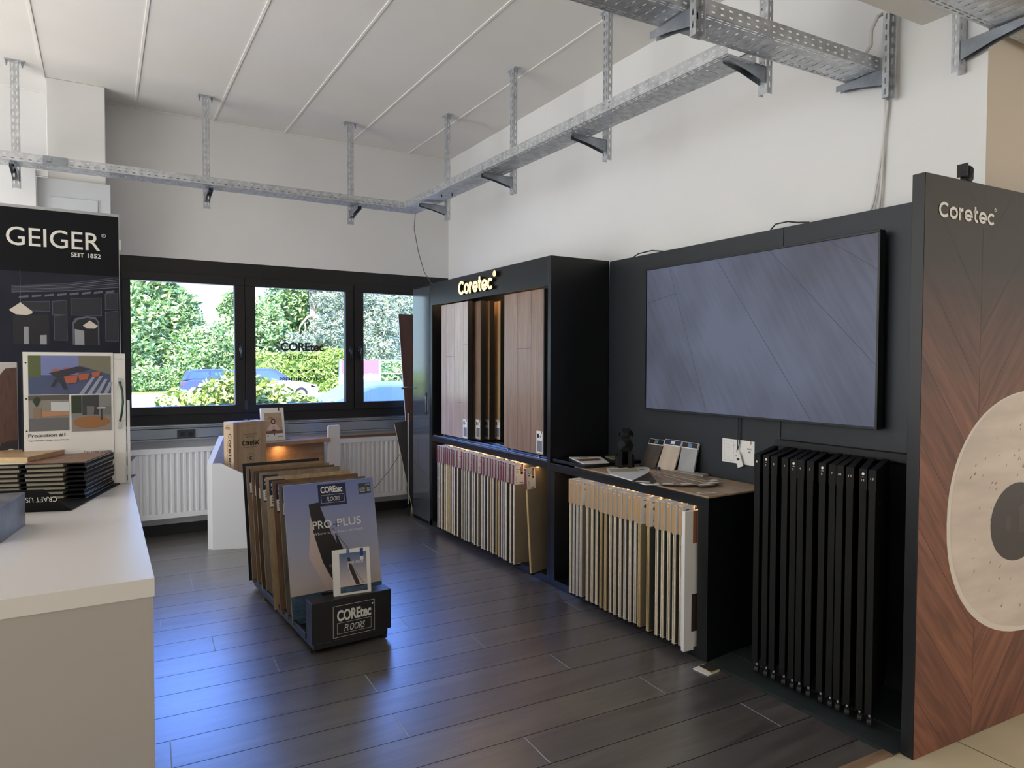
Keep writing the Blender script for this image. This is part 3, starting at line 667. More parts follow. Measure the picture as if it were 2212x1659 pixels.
# ================================================================== swinging black boards
bp = thing('base_plate', 'dark flat steel base plate under the row of black boards', 'base', (2.657, 1.51, 0))
q = MB(); pl_m = mat('dark grey steel plate', (50, 56, 56), .32, spec=.6, var=.15, vscale=5)
q.add([(0, 0, 0), (.52, .02, 0), (.52, .975, 0), (0, .975, 0), (.02, 0, .006), (.18, .0, .02), (.18, .975, .02), (.02, .975, .006)], [(0, 1, 2, 3), (0, 4, 7, 3), (4, 5, 6, 7), (0, 1, 5, 4), (3, 7, 6, 2)], pl_m)
q.box((.18, .005, .0), (.52, .975, .022), pl_m); q.build('plate', bp)
yb3 = [2.235, 2.183, 2.138, 2.079, 2.032, 1.994, 1.946, 1.886, 1.838, 1.802, 1.756, 1.698, 1.658]
def black_board(i):
    t = thing('swing_board', 'black display board marked %d in the row beside the advertising panel' % (i+1), 'display board', group='numbered black swing boards'); H = 1.02; D = .42; th = .027
    MB().box((0, -th/2, 0), (D, th/2, H), black_fab).build('board', t, bevel=.002)
    q = MB(); q.box((-.0025, -th/2-.001, H-.085), (.03, th/2+.001, H+.001), black_fab)
    Mf = frame((-.0029, th/2, H-.085), (0, -1, 0), (0, 0, 1)); nt_ = str(i+1)
    q.text(nt_, .009 if i < 9 else .007, .035 if i in (1, 4, 7, 11) else .045, .005 if i < 9 else .011, .009, white_ink, Mf, 1)
    if i in (1, 4, 7, 11): q.ell(.0135, .066, .005, .006, white_ink, Mf, 1, 12); q.rect(.009, .052, .018, .0535, white_ink, Mf, 1)
    q.build('number_cap', t)
    q = MB(); wordmark(q, .06, H-.16, .1, .02, mat('faint print', (46, 46, 48), .5), frame((0, -th/2-.0004, 0), (1, 0, 0), (0, 0, 1)), 1); q.build('side_lettering', t)
    q = MB(); q.tube([(.05, 0, -.03), (.05, 0, 0)], .006, steel, 8); q.tube([(.05, -.009, -.05), (.05, .009, -.05)], .019, black_matt, 14); q.build('castor', t, smooth=False)
    return t
for i, y in enumerate(yb3):
    t = black_board(i); t.location = (2.712, y-.012, .093); t.rotation_euler = (0, 0, math.radians(25+random.uniform(-2, 2)))
MB().box((3.12, 1.52, 1.10), (3.176, 2.44, 1.14), black_matt).build('rail_tmp').name = 'pivot_rail'
tag(bpy.data.objects['pivot_rail'], 'black steel pivot rail holding the row of black boards to the wall', 'rail')

# ================================================================== desk with beige boards
dk_ = thing('display_desk', 'low black display desk with oak top between the cabinet and the black boards', 'desk', (XF, 2.49, 0))
def Ld(x, y, z): return (x-XF, y-2.49, z)
q = MB()
for a, b in (((XF, 2.49, 0), (XB-.002, 2.56, .855)), ((XF, 3.885, 0), (XB-.002, 3.943, .855)), ((XF, 2.56, .803), (XB-.002, 3.885, .855)), ((XF, 2.56, 0), (XB-.002, 3.885, .05)), ((XB-.02, 2.56, .05), (XB-.002, 3.885, .803))): q.box(Ld(*a), Ld(*b), black_lam)
q.build('carcass', dk_, bevel=.0015)
MB().add([Ld(2.675, 2.495, .8555), Ld(3.17, 2.495, .8555), Ld(3.17, 3.93, .8555), Ld(2.70, 3.70, .8555), Ld(2.675, 2.495, .864), Ld(3.17, 2.495, .864), Ld(3.17, 3.93, .864), Ld(2.70, 3.70, .864)], [(3, 2, 1, 0), (4, 5, 6, 7), (0, 1, 5, 4), (1, 2, 6, 5), (2, 3, 7, 6), (3, 0, 4, 7)], wood('oak desk top', (150, 126, 100), (184, 160, 132), 'y', .4)).build('oak_top', dk_)
strip(dk_, Ld(2.70, 2.60, .796), Ld(2.712, 3.84, .802), .9)
def kraft_board(i, j):
    t = thing('sample_board', 'x', 'floor sample board'); H = .745; D = .45; th = .007; g = .005; T = 2*th+g
    q = MB(); q.box((0, 0, 0), (D, th, H), ply[i]); q.box((0, th+g, 0), (D, T, H), ply[i]); q.box((.004, th, .004), (D, th+g, H), facem[0]); q.box((.006, -.0006, .004), (D, 0, H), facem[j]); q.build('folding_board', t)
    q = MB(); q.box((-.003, -.0055, H-.152), (.085, T+.0055, H+.004), paper)
    Mf = frame((-.0036, T+.005, H-.152), (0, -1, 0), (0, 0, 1)); q.rect(0, 0, T+.0095, .154, kraft, Mf, 0); q.ell(.0095, .136, .003, .0035, white_ink, Mf, 1, 10); q.rect(.0085, .124, .0105, .1255, white_ink, Mf, 1)
    Ms = frame((-.002, -.0059, H-.152), (1, 0, 0), (0, 0, 1)); q.rect(.02, .132, .045, .136, ink, Ms, 1)
    q.flat([(.02, .10), (.06, .132), (.065, .12), (.05, .085), (.03, .09)], mat('tiny dark photo', (60, 46, 40), .5), Ms, 1)
    for k in range(3): q.ell(.028, .055-k*.012, .0025, .003, ink, Ms, 1, 8)
    q.build('label_sleeve', t)
    q = MB(); q.tube([(.012, T/2, -.014), (.012, T/2, 0)], .006, black_matt, 8); q.box((.0, .001, -.01), (D, T-.001, 0), black_matt); q.build('bottom_rail', t)
    return t
ys2 = [3.631, 3.597, 3.555, 3.521, 3.453, 3.399, 3.36, 3.313, 3.266, 3.22, 3.177, 3.131, 3.09, 3.042, 3.0, 2.963, 2.902, 2.888, 2.82, 2.772, 2.729, 2.685, 2.637]
k2 = [0, 2, 2, 2, 0, 0, 0, 1, 1, 0, 0, 0, 2, 0, 2, 1, 0, 1, 0, 0, 0, 0, 0]
protos = {}
for i, y in enumerate(ys2):
    lab = 'kraft-labelled board, %s from the left in the rack below the desk' % ORD[i]; k = (k2[i], 1 if i in (3, 4, 15) else (2 if i > 16 else 0))
    loc = (xb+(.035 if i == 16 else 0)+random.uniform(-.003, .003), y-.020, .048+random.uniform(-.004, .004)); rz = random.uniform(-.006, .006)
    if k in protos: dup(protos[k], loc, rz, lab, 'kraft-labelled boards in the desk rack')
    else:
        t = kraft_board(*k); t.location = loc; t.rotation_euler = (0, 0, rz); t['label'] = lab; t['group'] = 'kraft-labelled boards in the desk rack'; protos[k] = t
wb = thing('sample_book', 'thick white sample board with brown ribbon at the right end of the desk rack', 'sample book', (2.60, 2.585, .034), math.radians(-3))
MB().box((0, 0, 0), (.30, .022, .742), paper).build('board', wb, bevel=.002)
q = MB(); Ms = frame((0, -.0004, 0), (1, 0, 0), (0, 0, 1)); q.rect(.055, .57, .085, .742, mat('brown ribbon', (150, 92, 62), .6), Ms, 1); q.build('ribbon', wb); q = MB(); q.rect(.05, .10, .11, .30, mat('dark print', (58, 46, 42), .6), Ms, 1); q.build('printed_side', wb)

# ---- things on the desk
TZ = .8645
def board_at(name, label, cat, pts, z, h, m, parent=None):
    q = MB(); q.prism(pts, h, m, Matrix.Translation((0, 0, z)))
    o = q.build(name, parent, bevel=0)
    if not parent: tag(o, label, cat)
    return o
t = thing('display_tray', 'flat black display tray on the desk next to the tall cabinet side', 'tray', (2.68, 3.56, .866))
MB().box((0, 0, 0), (.48, .37, .02), black_lam).build('tray', t, bevel=.002)
def quad_sheet(name, label, cat, A, B, C_, D_, z, h, m, prn=None):
    t = thing(name, label, cat, (A[0], A[1], z)); q = MB()
    q.prism([(p[0]-A[0], p[1]-A[1]) for p in (A, B, C_, D_)], h, m); q.build('cover', t)
    if prn:
        U = Vector((B[0]-A[0], B[1]-A[1], 0)); V = Vector((D_[0]-A[0], D_[1]-A[1], 0))
        Mq = Matrix(((U.x, V.x, 0, 0), (U.y, V.y, 0, 0), (0, 0, 1, h), (0, 0, 0, 1))); q = MB(); prn(q, Mq); q.build('printed_cover', t)
    return t
def mag(q, M):
    q.rect(.05, .3, .95, .6, mat('brown food photo', (120, 84, 58), .5, var=.4, vscale=20), M, 2); q.text('NATURALS', .3, .75, .35, .1, ink, M, 2, bold=.02)
quad_sheet('magazine', 'white magazine with brown cover photo on the black tray', 'magazine', (2.70, 3.60), (2.88, 3.56), (3.0, 3.80), (2.80, 3.90), .887, .006, paper, mag)
o = MB().prism([(3.0, 3.68), (3.12, 3.64), (3.16, 3.76), (3.04, 3.80)], .008, mat('taupe sample', (134, 122, 104), .5), Matrix.Translation((0, 0, .887))).build('floor_sample'); tag(o, 'small taupe floor sample at the back of the black tray', 'floor sample')
# faceted dog figurine
dg = MB(); dm = mat('matt black figurine', (15, 15, 17), .7, spec=.3); Md = frame((2.93, 3.455, .865), (.80, -.60, 0), (.60, .80, 0))
for s_ in (-1, 1):
    dg.hull([(s_*.018, -.035, 0), (s_*.045, -.035, 0), (s_*.048, .0, 0), (s_*.016, .0, 0), (s_*.02, -.03, .02), (s_*.042, -.03, .02), (s_*.022, -.005, .14), (s_*.044, -.005, .14), (s_*.02, .02, .13), (s_*.042, .02, .13)], dm, Md)
    dg.hull([(s_*.03, .0, 0), (s_*.062, .01, 0), (s_*.066, .10, 0), (s_*.03, .11, 0), (s_*.06, .04, .08), (s_*.03, .09, .10), (s_*.03, .03, .07), (s_*.062, .085, .07)], dm, Md)
dg.hull([(-.04, -.01, .11), (.04, -.01, .11), (-.045, .09, .06), (.045, .09, .06), (-.04, .11, .02), (.04, .11, .02), (-.052, .0, .15), (.052, .0, .15), (0, -.03, .155), (-.035, .04, .19), (.035, .04, .19), (0, .06, .17), (-.028, .0, .20), (.028, .0, .20)], dm, Md)
dg.hull([(-.028, -.01, .18), (.028, -.01, .18), (-.026, .03, .18), (.026, .03, .18), (-.03, .0, .225), (.03, .0, .225), (-.03, .035, .22), (.03, .035, .22)], dm, Md)
dg.hull([(-.034, -.02, .215), (.034, -.02, .215), (-.036, .03, .215), (.036, .03, .215), (-.034, -.015, .25), (.034, -.015, .25), (-.026, .0, .262), (.026, .0, .262), (-.028, .035, .255), (.028, .035, .255), (-.018, -.055, .215), (.018, -.055, .215), (-.016, -.052, .235), (.016, -.052, .235)], dm, Md)
for s_ in (-1, 1): dg.hull([(s_*.03, -.01, .252), (s_*.036, .02, .252), (s_*.052, -.005, .235), (s_*.052, .018, .235), (s_*.05, -.005, .205), (s_*.044, .015, .205), (s_*.036, .0, .22)], dm, Md)
tag(dg.build('dog_figurine'), 'matt black faceted sitting dog figurine on the oak desk top', 'figurine')
# three small boards leaning on the wall
def leaner(name, label, y0, y1, xbt, ztop, m, capm, capt):
    t = thing(name, label, 'floor sample', (xbt, y1, TZ), 0, 'sample boards leaning behind the desk')
    zt = ztop-TZ; xt = 3.172-xbt; Ml_ = frame((0, 0, 0), (0, -1, 0), (xt, 0, zt)); W = y1-y0; H = math.hypot(xt, zt)
    MB().box((0, 0, -.0), (W, H*.80, .010), m, Ml_).build('board', t)
    q = MB(); q.box((0, H*.80, -.002), (W, H, .012), paper, Ml_)
    Mq = Ml_ @ Matrix.Translation((0, 0, .0124)); q.rect(.003, H*.83, W-.003, H-.002, capm, Mq, 1); q.rect(W*.38, H*.86, W*.62, H*.96, capt, Mq, 2); q.build('header_card', t); return t
leaner('floor_sample', 'dark brown sample board leaning at the left behind the desk', 3.33, 3.47, 3.075, 1.04, wood('dark brown sample', (66, 60, 56), (92, 84, 78), 'z'), ink, mat('blue print', (90, 130, 170), .5))
leaner('floor_sample', 'light oak sample board with navy header leaning in the middle', 3.175, 3.325, 3.095, 1.052, wood('light oak sample', (180, 164, 148), (202, 188, 172), 'z'), navy, white_ink)
leaner('floor_sample', 'pale grey stone sample board leaning at the right behind the desk', 3.035, 3.17, 3.125, 1.052, mat('grey stone sample', (160, 160, 160), .5, var=.1, vscale=10), ink, mat('blue print', (90, 130, 170), .5))
def fold(q, M):
    q.rect(.05, .3, .75, .75, mat('sand print', (176, 170, 144), .5), M, 2); q.rect(.76, .4, .95, .8, paper, M, 2); q.rect(.79, .56, .92, .64, ink, M, 3)
quad_sheet('sample_folder', 'open white sample folder cover with sand coloured strip on the desk', 'folder', (2.675, 3.30), (2.922, 3.20), (3.10, 3.415), (2.815, 3.505), TZ, .004, paper, fold)
quad_sheet('catalogue', 'open white catalogue page under the fan of plank samples', 'catalogue', (2.668, 3.285), (2.61, 2.90), (2.70, 2.86), (2.92, 3.19), TZ+.001, .006, paper)
fan = thing('sample_fan', 'fan of brown wood-look plank samples spread on the desk from a ring', 'sample fan', (2.92, 3.13, TZ))
fw = [wood('fan brown', (122, 106, 90), (156, 138, 118), 'y', .35), wood('fan dark', (50, 46, 44), (76, 70, 66), 'y', .35), wood('fan tan', (146, 128, 108), (176, 158, 138), 'y', .35)]
for k, (an, Lg, wd, m) in enumerate(((212, .36, .13, 1), (235, .40, .10, 0), (250, .42, .10, 0), (262, .47, .10, 0), (272, .45, .09, 2), (279, .42, .08, 0))):
    q = MB(); M_ = Matrix.Translation((0, 0, .008+k*.0045)) @ Matrix.Rotation(math.radians(an+90), 4, 'Z') @ Matrix.Rotation(math.radians(.35*k), 4, 'X')
    q.box((-wd/2, -Lg, 0), (wd/2, .03, .003), fw[m], M_); s_ = q.build('plank_sample', fan)
    q = MB(); q.box((-wd*.3, -Lg+.01, .0031), (wd*.3, -Lg+.045, .0036), paper, M_); q.build('sticker', s_)
q = MB(); q.tube([(.0, 0, .0), (.0, 0, .05)], .012, navy, 14); q.build('clasp', fan)
quad_sheet('sample_strip', 'pale sample strip lying in front of the leaning boards', 'floor sample', (3.07, 3.17), (3.13, 3.19), (3.17, 2.96), (3.10, 2.94), TZ, .012, mat('pale stone strip', (170, 166, 160), .5, var=.1))
quad_sheet('price_label', 'small paper label lying on the near corner of the desk', 'label', (2.685, 2.58), (2.79, 2.545), (2.80, 2.57), (2.70, 2.605), TZ, .0008, paper, lambda q, M: q.rect(.2, .3, .8, .7, paper_g, M, 1))
# card on the wall and tag on a cord
cd = thing('wall_card', 'white paper card reading scan me on the dark wall under the screen', 'card', (3.179, 2.861, .967))
q = MB(); Mc = frame((0, 0, 0), (0, -1, 0), (0, 0, 1)); q.box((0, 0, 0), (.235, .139, .0012), paper, Mc); q.outline(.015, .01, .085, .125, .001, paper_g, Mc, 5)
for k in range(9): q.rect(.02, .02+k*.011, .06, .0206+k*.011, paper_g, Mc, 5)
q.text('SCAN', .185, .088, .028, .010, ink, Mc, 5, bold=.01); q.text('ME', .195, .07, .015, .010, ink, Mc, 5, bold=.01); q.rect(.205, .12, .215, .139, kraft, Mc, 5)
for a in ((.08, .11, .095, .095), (.08, .095, .095, .11)): q.flat([(a[0], a[1]), (a[0]+.001, a[1]-.001), (a[2]+.001, a[3]), (a[2], a[3]+.001)], ink, Mc, 5)
q.build('card', cd)
tg = thing('hanging_tag', 'white plastic key tag hanging on a black cord below the screen', 'tag', (3.165, 2.735, 1.24))
q = MB(); q.tube([(0, 0, 0), (0, .001, -.19)], .003, cable_b); q.tube([(.006, -.012, 0), (.004, -.01, -.15), (0, 0, -.19)], .0025, cable_b); q.build('cord', tg)
q = MB(); q.tube([(0, .0+.01*math.cos(a), -.20+.01*math.sin(a)) for a in [k*PI/6 for k in range(13)]], .0012, steel, 6, cap=False); q.build('ring', tg)
q = MB(); Mg = frame((-.004, .022, -.215), (0, -.93, .36), (0, .36, .93)); q.box((0, -.085, 0), (.042, 0, .003), paper, Mg); q.rect(.006, -.018, .018, -.015, ink, Mg, 10); q.rect(.01, -.045, .03, -.032, ink, Mg, 10); q.build('tag', tg)
# sample lying on the floor
fs = thing('floor_sample', 'dark square sample on a white card lying on the floor at the desk foot', 'floor sample', (2.60, 2.43, .0006))
MB().box((-.045, -.05, 0), (.045, .045, .004), paper, Matrix.Rotation(.1, 4, 'Z')).build('white_card', fs)
MB().box((-.015, -.045, .0042), (.05, .03, .011), ply[1]).box((-.015, -.045, .0111), (.05, .03, .013), mat('dark sample face', (52, 52, 48), .5)).build('sample', fs)

# ================================================================== leaning boards by the tall cabinet
def slab(name, label, P, th, m, edge):
    """P = bottom-left, bottom-right, top-right, top-left ; extruded back"""
    n = (Vector(P[1])-Vector(P[0])).cross(Vector(P[3])-Vector(P[0])).normalized()
    q = MB(); a = [Vector(p) for p in P]; b_ = [p-n*th for p in a]
    q.add([tuple(v) for v in a]+[tuple(v) for v in b_], [(0, 1, 2, 3)], m); q.add([tuple(v) for v in a]+[tuple(v) for v in b_], [(7, 6, 5, 4), (0, 4, 5, 1), (1, 5, 6, 2), (2, 6, 7, 3), (3, 7, 4, 0)], edge)
    return tag(q.build(name), label, 'floor sample board')
slab('leaning_board', 'tall dark brown wood board leaning on the window beside the tall cabinet', ((2.725, 6.56, .0), (2.93, 6.56, .0), (2.93, 6.80, 2.06), (2.672, 6.80, 2.06)), .016, wood('walnut board', (78, 56, 48), (104, 78, 66), 'z'), ply[0])
slab('leaning_board', 'dark grey slab with pale edge leaning in front of the right radiator', ((2.715, 6.50, .0), (2.93, 6.50, .0), (2.93, 6.665, .965), (2.572, 6.665, .93)), .012, mat('slate board', (66, 62, 60), .5, var=.12, vscale=8), ply[0])
q = MB(); q.tube([(2.645, 6.47, 1.04), (2.645, 6.47, .12)], .007, alu, 8); q.tube([(2.60, 6.49, 1.30), (2.65, 6.45, 1.305)], .004, steel, 8); q.tube([(2.60, 6.49, 1.295), (2.585, 6.49, 1.29)], .012, steel, 8)
q.tube([(2.645, 6.47, .12), (2.645, 6.47, .0)], .01, cable_b, 8); q.tube([(2.65, 6.45, 1.305), (2.662, 6.402, 1.3)], .004, steel, 8)
tag(q.build('curtain_rod'), 'thin steel rod and fitting standing against the side of the tall cabinet', 'rod')
q = MB(); q.tube([(2.62, 6.62, .62), (2.5, 6.62, .45), (2.35, 6.60, .3), (2.2, 6.6, .2), (2.0, 6.6, .12), (1.9, 6.6, .004)], .0025, cable_b)
tag(q.build('thin_cable'), 'thin black cable hanging across the front of the right radiator', 'cable')

# ================================================================== centre stand
A3 = math.radians(3.0)
sd = thing('display_stand', 'low black metal stand with white logo holding upright floor boards', 'display stand', (.932, 3.616, 0), A3)
q = MB(); SK = mat('black powder coat', (15, 17, 19), .42, bump=.03, bscale=300)
q.box((0, .0, .05), (.452, .10, .272), SK); q.box((.01, 0, .018), (.43, 1.30, .052), SK)
q.box((-.005, .10, .052), (.012, 1.32, .085), SK); q.box((.43, .10, .052), (.445, 1.32, .085), SK)
q.build('base', sd, bevel=.003)
q = MB(); q.box((.25, .03, .268), (.38, .075, .2725), ink); q.build('card_slot', sd)
for x, y in ((.02, .03), (.42, .03), (.02, 1.0), (.42, 1.0)):
    MB().tube([(x, y, 0), (x, y, .008)], .018, black_matt, 12).tube([(x, y, .008), (x, y, .02)], .006, steel, 8).build('foot', sd)
q = MB(); Mf = frame((0, -.0006, 0), (1, 0, 0), (0, 0, 1)); q.outline(.115, .062, .352, .235, .0018, white_ink, Mf, 1)
condensed(q, .137, .148, .195, .062, white_ink, Mf, 1); q.outline(.137, .080, .332, .140, .0016, white_ink, Mf, 1); q.text('FLOORS', .177, .090, .118, .036, white_ink, Mf, 2, bold=.0, shear=.25)
q.ell(.340, .213, .005, .005, white_ink, Mf, 1, 12); q.build('front_logo', sd)
RS = Matrix.Rotation(A3, 4, 'Z')
lean = math.radians(13)
def stand_board(name, label, x, y, w_, h_, m, edge, z=.056):
    t = thing(name, label, 'floor sample board', (x, y, z), A3, 'floor boards on the black stand')
    Mb = frame((0, 0, .002), (1, 0, 0), (0, math.sin(lean), math.cos(lean)))
    q = MB(); q.box((0, 0, -.009), (w_, h_, 0), edge, Mb); q.rect(.001, .001, w_-.001, h_-.001, m, Mb, 1); q.build('board', t)
    return t, Mb
bw = [wood('stand oak', (128, 102, 78), (158, 130, 102), 'z', .45), wood('stand oak brown', (116, 88, 62), (146, 114, 82), 'z', .45, off=2), wood('stand dark brown', (78, 56, 40), (104, 78, 56), 'z', .45, off=3), wood('stand taupe', (124, 106, 86), (152, 134, 112), 'z', .45, off=5), wood('stand light oak', (160, 132, 98), (188, 162, 128), 'z', .45, off=6), wood('stand chestnut', (98, 70, 48), (128, 96, 68), 'z', .45, off=7), wood('stand grey', (92, 84, 74), (122, 112, 100), 'z', .45, off=8)]
eg = mat('grey core edge', (110, 104, 96), .7)
spots = [(.843, 4.90, ink, .80, 'black backing board at the very back of the black stand'), (.853, 4.83, bw[0], .79, 'oak board second from the back of the black stand'), (.868, 4.73, bw[1], .785, 'brown oak board third from the back of the black stand'), (.874, 4.62, bw[2], .785, 'narrow-looking dark brown board in the middle of the black stand'), (.884, 4.53, bw[3], .785, 'taupe board fifth from the back of the black stand'), (.868, 4.235, bw[4], .80, 'light honey oak board fourth from the front of the black stand'), (.886, 4.135, bw[5], .79, 'chestnut brown board third from the front of the black stand'), (.90, 4.03, bw[6], .785, 'grey brown board directly behind the sailing poster board')]
for i, (x, y, m, h, lab) in enumerate(spots):
    t, Mb = stand_board('stand_board', lab, x, y, .545, h, m, eg if i else black_matt)
    if i in (1, 2, 3, 4, 5, 6, 7):
        q = MB(); w0, v0 = .018, h-.185
        q.rect(w0, v0+.07, w0+.10, v0+.165, navy, Mb, 3); q.rect(w0, v0, w0+.10, v0+.07, paper, Mb, 3)
        q.text('PRO', w0+.012, v0+.125, .05, .018, white_ink, Mb, 4, bold=.01); q.text('PLUS', w0+.012, v0+.10, .05, .01, white_ink, Mb, 4)
        for k in range(3): q.rect(w0+.012, v0+.02+k*.015, w0+.022, v0+.029+k*.015, navy, Mb, 4)
        q.rect(w0, v0-.008, w0+.10, v0, navy, Mb, 3); q.build('sticker', t)
# sailing poster board
t, Mb = stand_board('poster_board', 'large poster board with black-sailed yacht at the front of the stand', .905, 3.93, .555, .79, paper, eg)
sky = MATS.setdefault('printed sky', None)
m, n, bs = base('printed sky'); MATS['printed sky'] = m
tc = n.nodes.new('ShaderNodeTexCoord'); sx = n.nodes.new('ShaderNodeSeparateXYZ'); n.links.new(tc.outputs['Object'], sx.inputs[0]); r = n.nodes.new('ShaderNodeValToRGB')
mr = n.nodes.new('ShaderNodeMapRange'); mr.inputs[1].default_value = .16; mr.inputs[2].default_value = .78; n.links.new(sx.outputs[2], mr.inputs[0]); n.links.new(mr.outputs[0], r.inputs[0])
r.color_ramp.elements[0].color = S(196, 182, 176); r.color_ramp.elements[1].color = S(112, 124, 178); e = r.color_ramp.elements.new(.4); e.color = S(160, 164, 190)
n.links.new(r.outputs[0], bs.inputs['Base Color']); bs.inputs['Roughness'].default_value = .45
sea = mat('printed sea', (58, 82, 104), .5, var=.45, vscale=22, stretch=(1, 1, 3)); sail = mat('printed black sail', (34, 32, 36), .5); skin = mat('printed white sail', (205, 185, 178), .5)
q = MB(); W_, H_ = .553, .788
q.rect(.002, .002, W_, H_, m, Mb, 2); q.rect(.002, .002, W_, .155, sea, Mb, 3)
q.flat([(.12, .36), (.155, .665), (.175, .52), (.22, .26), (.33, .10), (.25, .08)], skin, Mb, 3)
q.flat([(.14, .665), (.20, .672), (.235, .56), (.30, .40), (.375, .10), (.30, .10), (.20, .32), (.16, .48)], sail, Mb, 4)
q.flat([(.285, .48), (.30, .46), (.42, .13), (.36, .12), (.30, .36)], sail, Mb, 4); q.flat([(.27, .51), (.272, .512), (.452, .24), (.45, .238)], ink, Mb, 4)
q.flat([(.17, .15), (.20, .105), (.45, .10), (.47, .125)], ink, Mb, 5); q.flat([(.435, .175), (.44, .158), (.475, .158), (.465, .172)], mat('printed boat grey', (80, 84, 96), .5), Mb, 5)
q.rect(.202, .645, .375, .775, navy, Mb, 5); condensed(q, .218, .722, .135, .040, white_ink, Mb, 6); q.outline(.218, .662, .362, .710, .0014, white_ink, Mb, 6); q.text('FLOORS', .250, .672, .085, .026, white_ink, Mb, 7, shear=.25)
q.text('PRO', .155, .515, .115, .048, paper, Mb, 6, bold=.012); q.text('PLUS', .305, .515, .150, .048, paper, Mb, 6, bold=.012)
bl_ = mat('printed blue cross', (60, 86, 150), .5); q.rect(.278, .527, .318, .534, bl_, Mb, 7); q.rect(.294, .515, .301, .548, bl_, Mb, 7)
q.text('Where style meets strength', .155, .475, .31, .020, white_ink, Mb, 6, space=1.1)
condensed(q, .235, .285, .055, .018, paper_g, Mb, 6); q.outline(.255, .262, .285, .28, .001, paper_g, Mb, 6)
slate = mat('printed dark label', (56, 66, 76), .5); q.rect(.455, .695, .535, .760, slate, Mb, 5); q.text('GEIGER', .500, .745, .03, .008, white_ink, Mb, 6)
for k in range(4): q.rect(.462, .708+k*.007, .497, .7105+k*.007, white_ink, Mb, 6); q.rect(.510, .708+k*.007, .53, .7105+k*.007, white_ink, Mb, 6)
q.build('printed_face', t)
# brochure book standing on the box
bk = thing('brochure_book', 'white brochure book with yacht cover standing in the front of the stand', 'book', (1.07, 3.70, .272), math.radians(-4))
Mk = frame((0, -.03, 0), (1, 0, 0), (0, math.sin(math.radians(9)), math.cos(math.radians(9))))
MB().box((0, 0, -.022), (.205, .245, 0), paper, Mk).build('pages', bk, bevel=.001)
q = MB(); q.rect(.0, .0, .205, .245, paper, Mk, 1)
m2, n2, b2 = base('printed cover sky'); tc = n2.nodes.new('ShaderNodeTexCoord'); sx = n2.nodes.new('ShaderNodeSeparateXYZ'); n2.links.new(tc.outputs['Object'], sx.inputs[0]); r = n2.nodes.new('ShaderNodeValToRGB'); mr = n2.nodes.new('ShaderNodeMapRange'); mr.inputs[1].default_value = .04; mr.inputs[2].default_value = .22
n2.links.new(sx.outputs[2], mr.inputs[0]); n2.links.new(mr.outputs[0], r.inputs[0]); n2.links.new(r.outputs[0], b2.inputs['Base Color']); r.color_ramp.elements[0].color = S(205, 190, 182); r.color_ramp.elements[1].color = S(82, 104, 150)
q.rect(.035, .012, .185, .225, m2, Mk, 2); q.rect(.035, .012, .185, .045, sea, Mk, 3)
q.flat([(.078, .155), (.087, .205), (.10, .13), (.14, .05), (.11, .05)], skin, Mk, 3); q.flat([(.078, .20), (.092, .203), (.10, .165), (.145, .05), (.122, .05), (.09, .13)], sail, Mk, 4)
q.flat([(.10, .155), (.101, .156), (.165, .055), (.163, .054)], ink, Mk, 4); q.rect(.09, .040, .165, .046, ink, Mk, 4)
q.text('PRO', .082, .165, .034, .014, white_ink, Mk, 5, bold=.01); q.text('PLUS', .125, .165, .042, .014, white_ink, Mk, 5, bold=.01)
q.rect(.15, .20, .168, .245, mat('blue bookmark', (30, 62, 116), .5), Mk, 5); q.rect(.15, .18, .168, .20, paper, Mk, 5); q.rect(.075, .225, .092, .245, m2, Mk, 5); q.build('printed_cover', bk)

# ================================================================== white display unit with wooden book
du = thing('display_unit', 'white display unit with oak shelf in front of the radiators', 'display unit', (0, 0, 0))
q = MB(); d1 = Vector((.96, -.28, 0)).normalized()
q.prism([(0, 0), (.75, 0), (.75, .28), (.25, .62), (.07, .715), (0, .715)], .022, white_mel, frame((.763, 6.09, 0), d1, (0, 0, 1))); q.build('side_panel', du, bevel=.002)
q = MB(); d2 = Vector((.16, .42, 0)).normalized(); q.prism([(0, 0), (.43, 0), (.43, .90), (.40, .90), (0, .715)], .045, white_mel, frame((.77, 6.095, 0), d2, (0, 0, 1)), z0=-.045); q.build('back_panel', du, bevel=.002)
d3 = Vector((.96, .25, 0)).normalized(); n3 = Vector((-d3.y, d3.x, 0)); oakm = wood('display oak', (150, 118, 90), (180, 148, 116), 'x', .4)
q = MB(); q.box((.03, 0, -.036), (.67, .22, 0), oakm, frame((1.187, 6.245, .84), d3, n3)); q.build('oak_shelf', du, bevel=.002)
q = MB(); q.box((-.02, .10, -.74), (.66, .118, -.04), oakm, frame((1.187, 6.245, .84), d3, n3)); q.build('oak_back', du)
q = MB(); q.prism([(0, 0), (.125, 0), (.128, .94), (.118, .952), (.01, .952), (0, .94)], .022, white_mel, frame((1.818, 6.455, 0), d3, (0, 0, 1))); q.build('post', du, bevel=.003)
q = MB(); q.prism([(.82, 6.12), (1.32, 5.98), (1.42, 6.33), (.93, 6.48)], .02, oakm, z0=.418); q.build('lower_shelf', du)
l = bpy.data.lights.new('spot', 'AREA'); l.shape = 'DISK'; l.size = .04; l.energy = .45; l.color = (1, .55, .22); lo = bpy.data.objects.new('shelf_light', l); C.objects.link(lo); lo.parent = du; lo.location = (1.37, 6.335, .795)
MB().tube([(1.37, 6.335, .798), (1.37, 6.335, .8035)], .022, steel, 16).build('downlight', du)
wbk = thing('wooden_book_box', 'wood-look sample book with big black lettering standing in the white unit', 'sample book', (.925, 6.065, .4385), math.radians(24))
wk = wood('book oak', (176, 148, 116), (200, 174, 142), 'z', .5)
MB().box((0, 0, 0), (.315, .14, .608), wk).build('book_block', wbk, bevel=.002)
Mk = frame((.028, -.0006, 0), (1, 0, 0), (0, 0, 1)); q = MB()
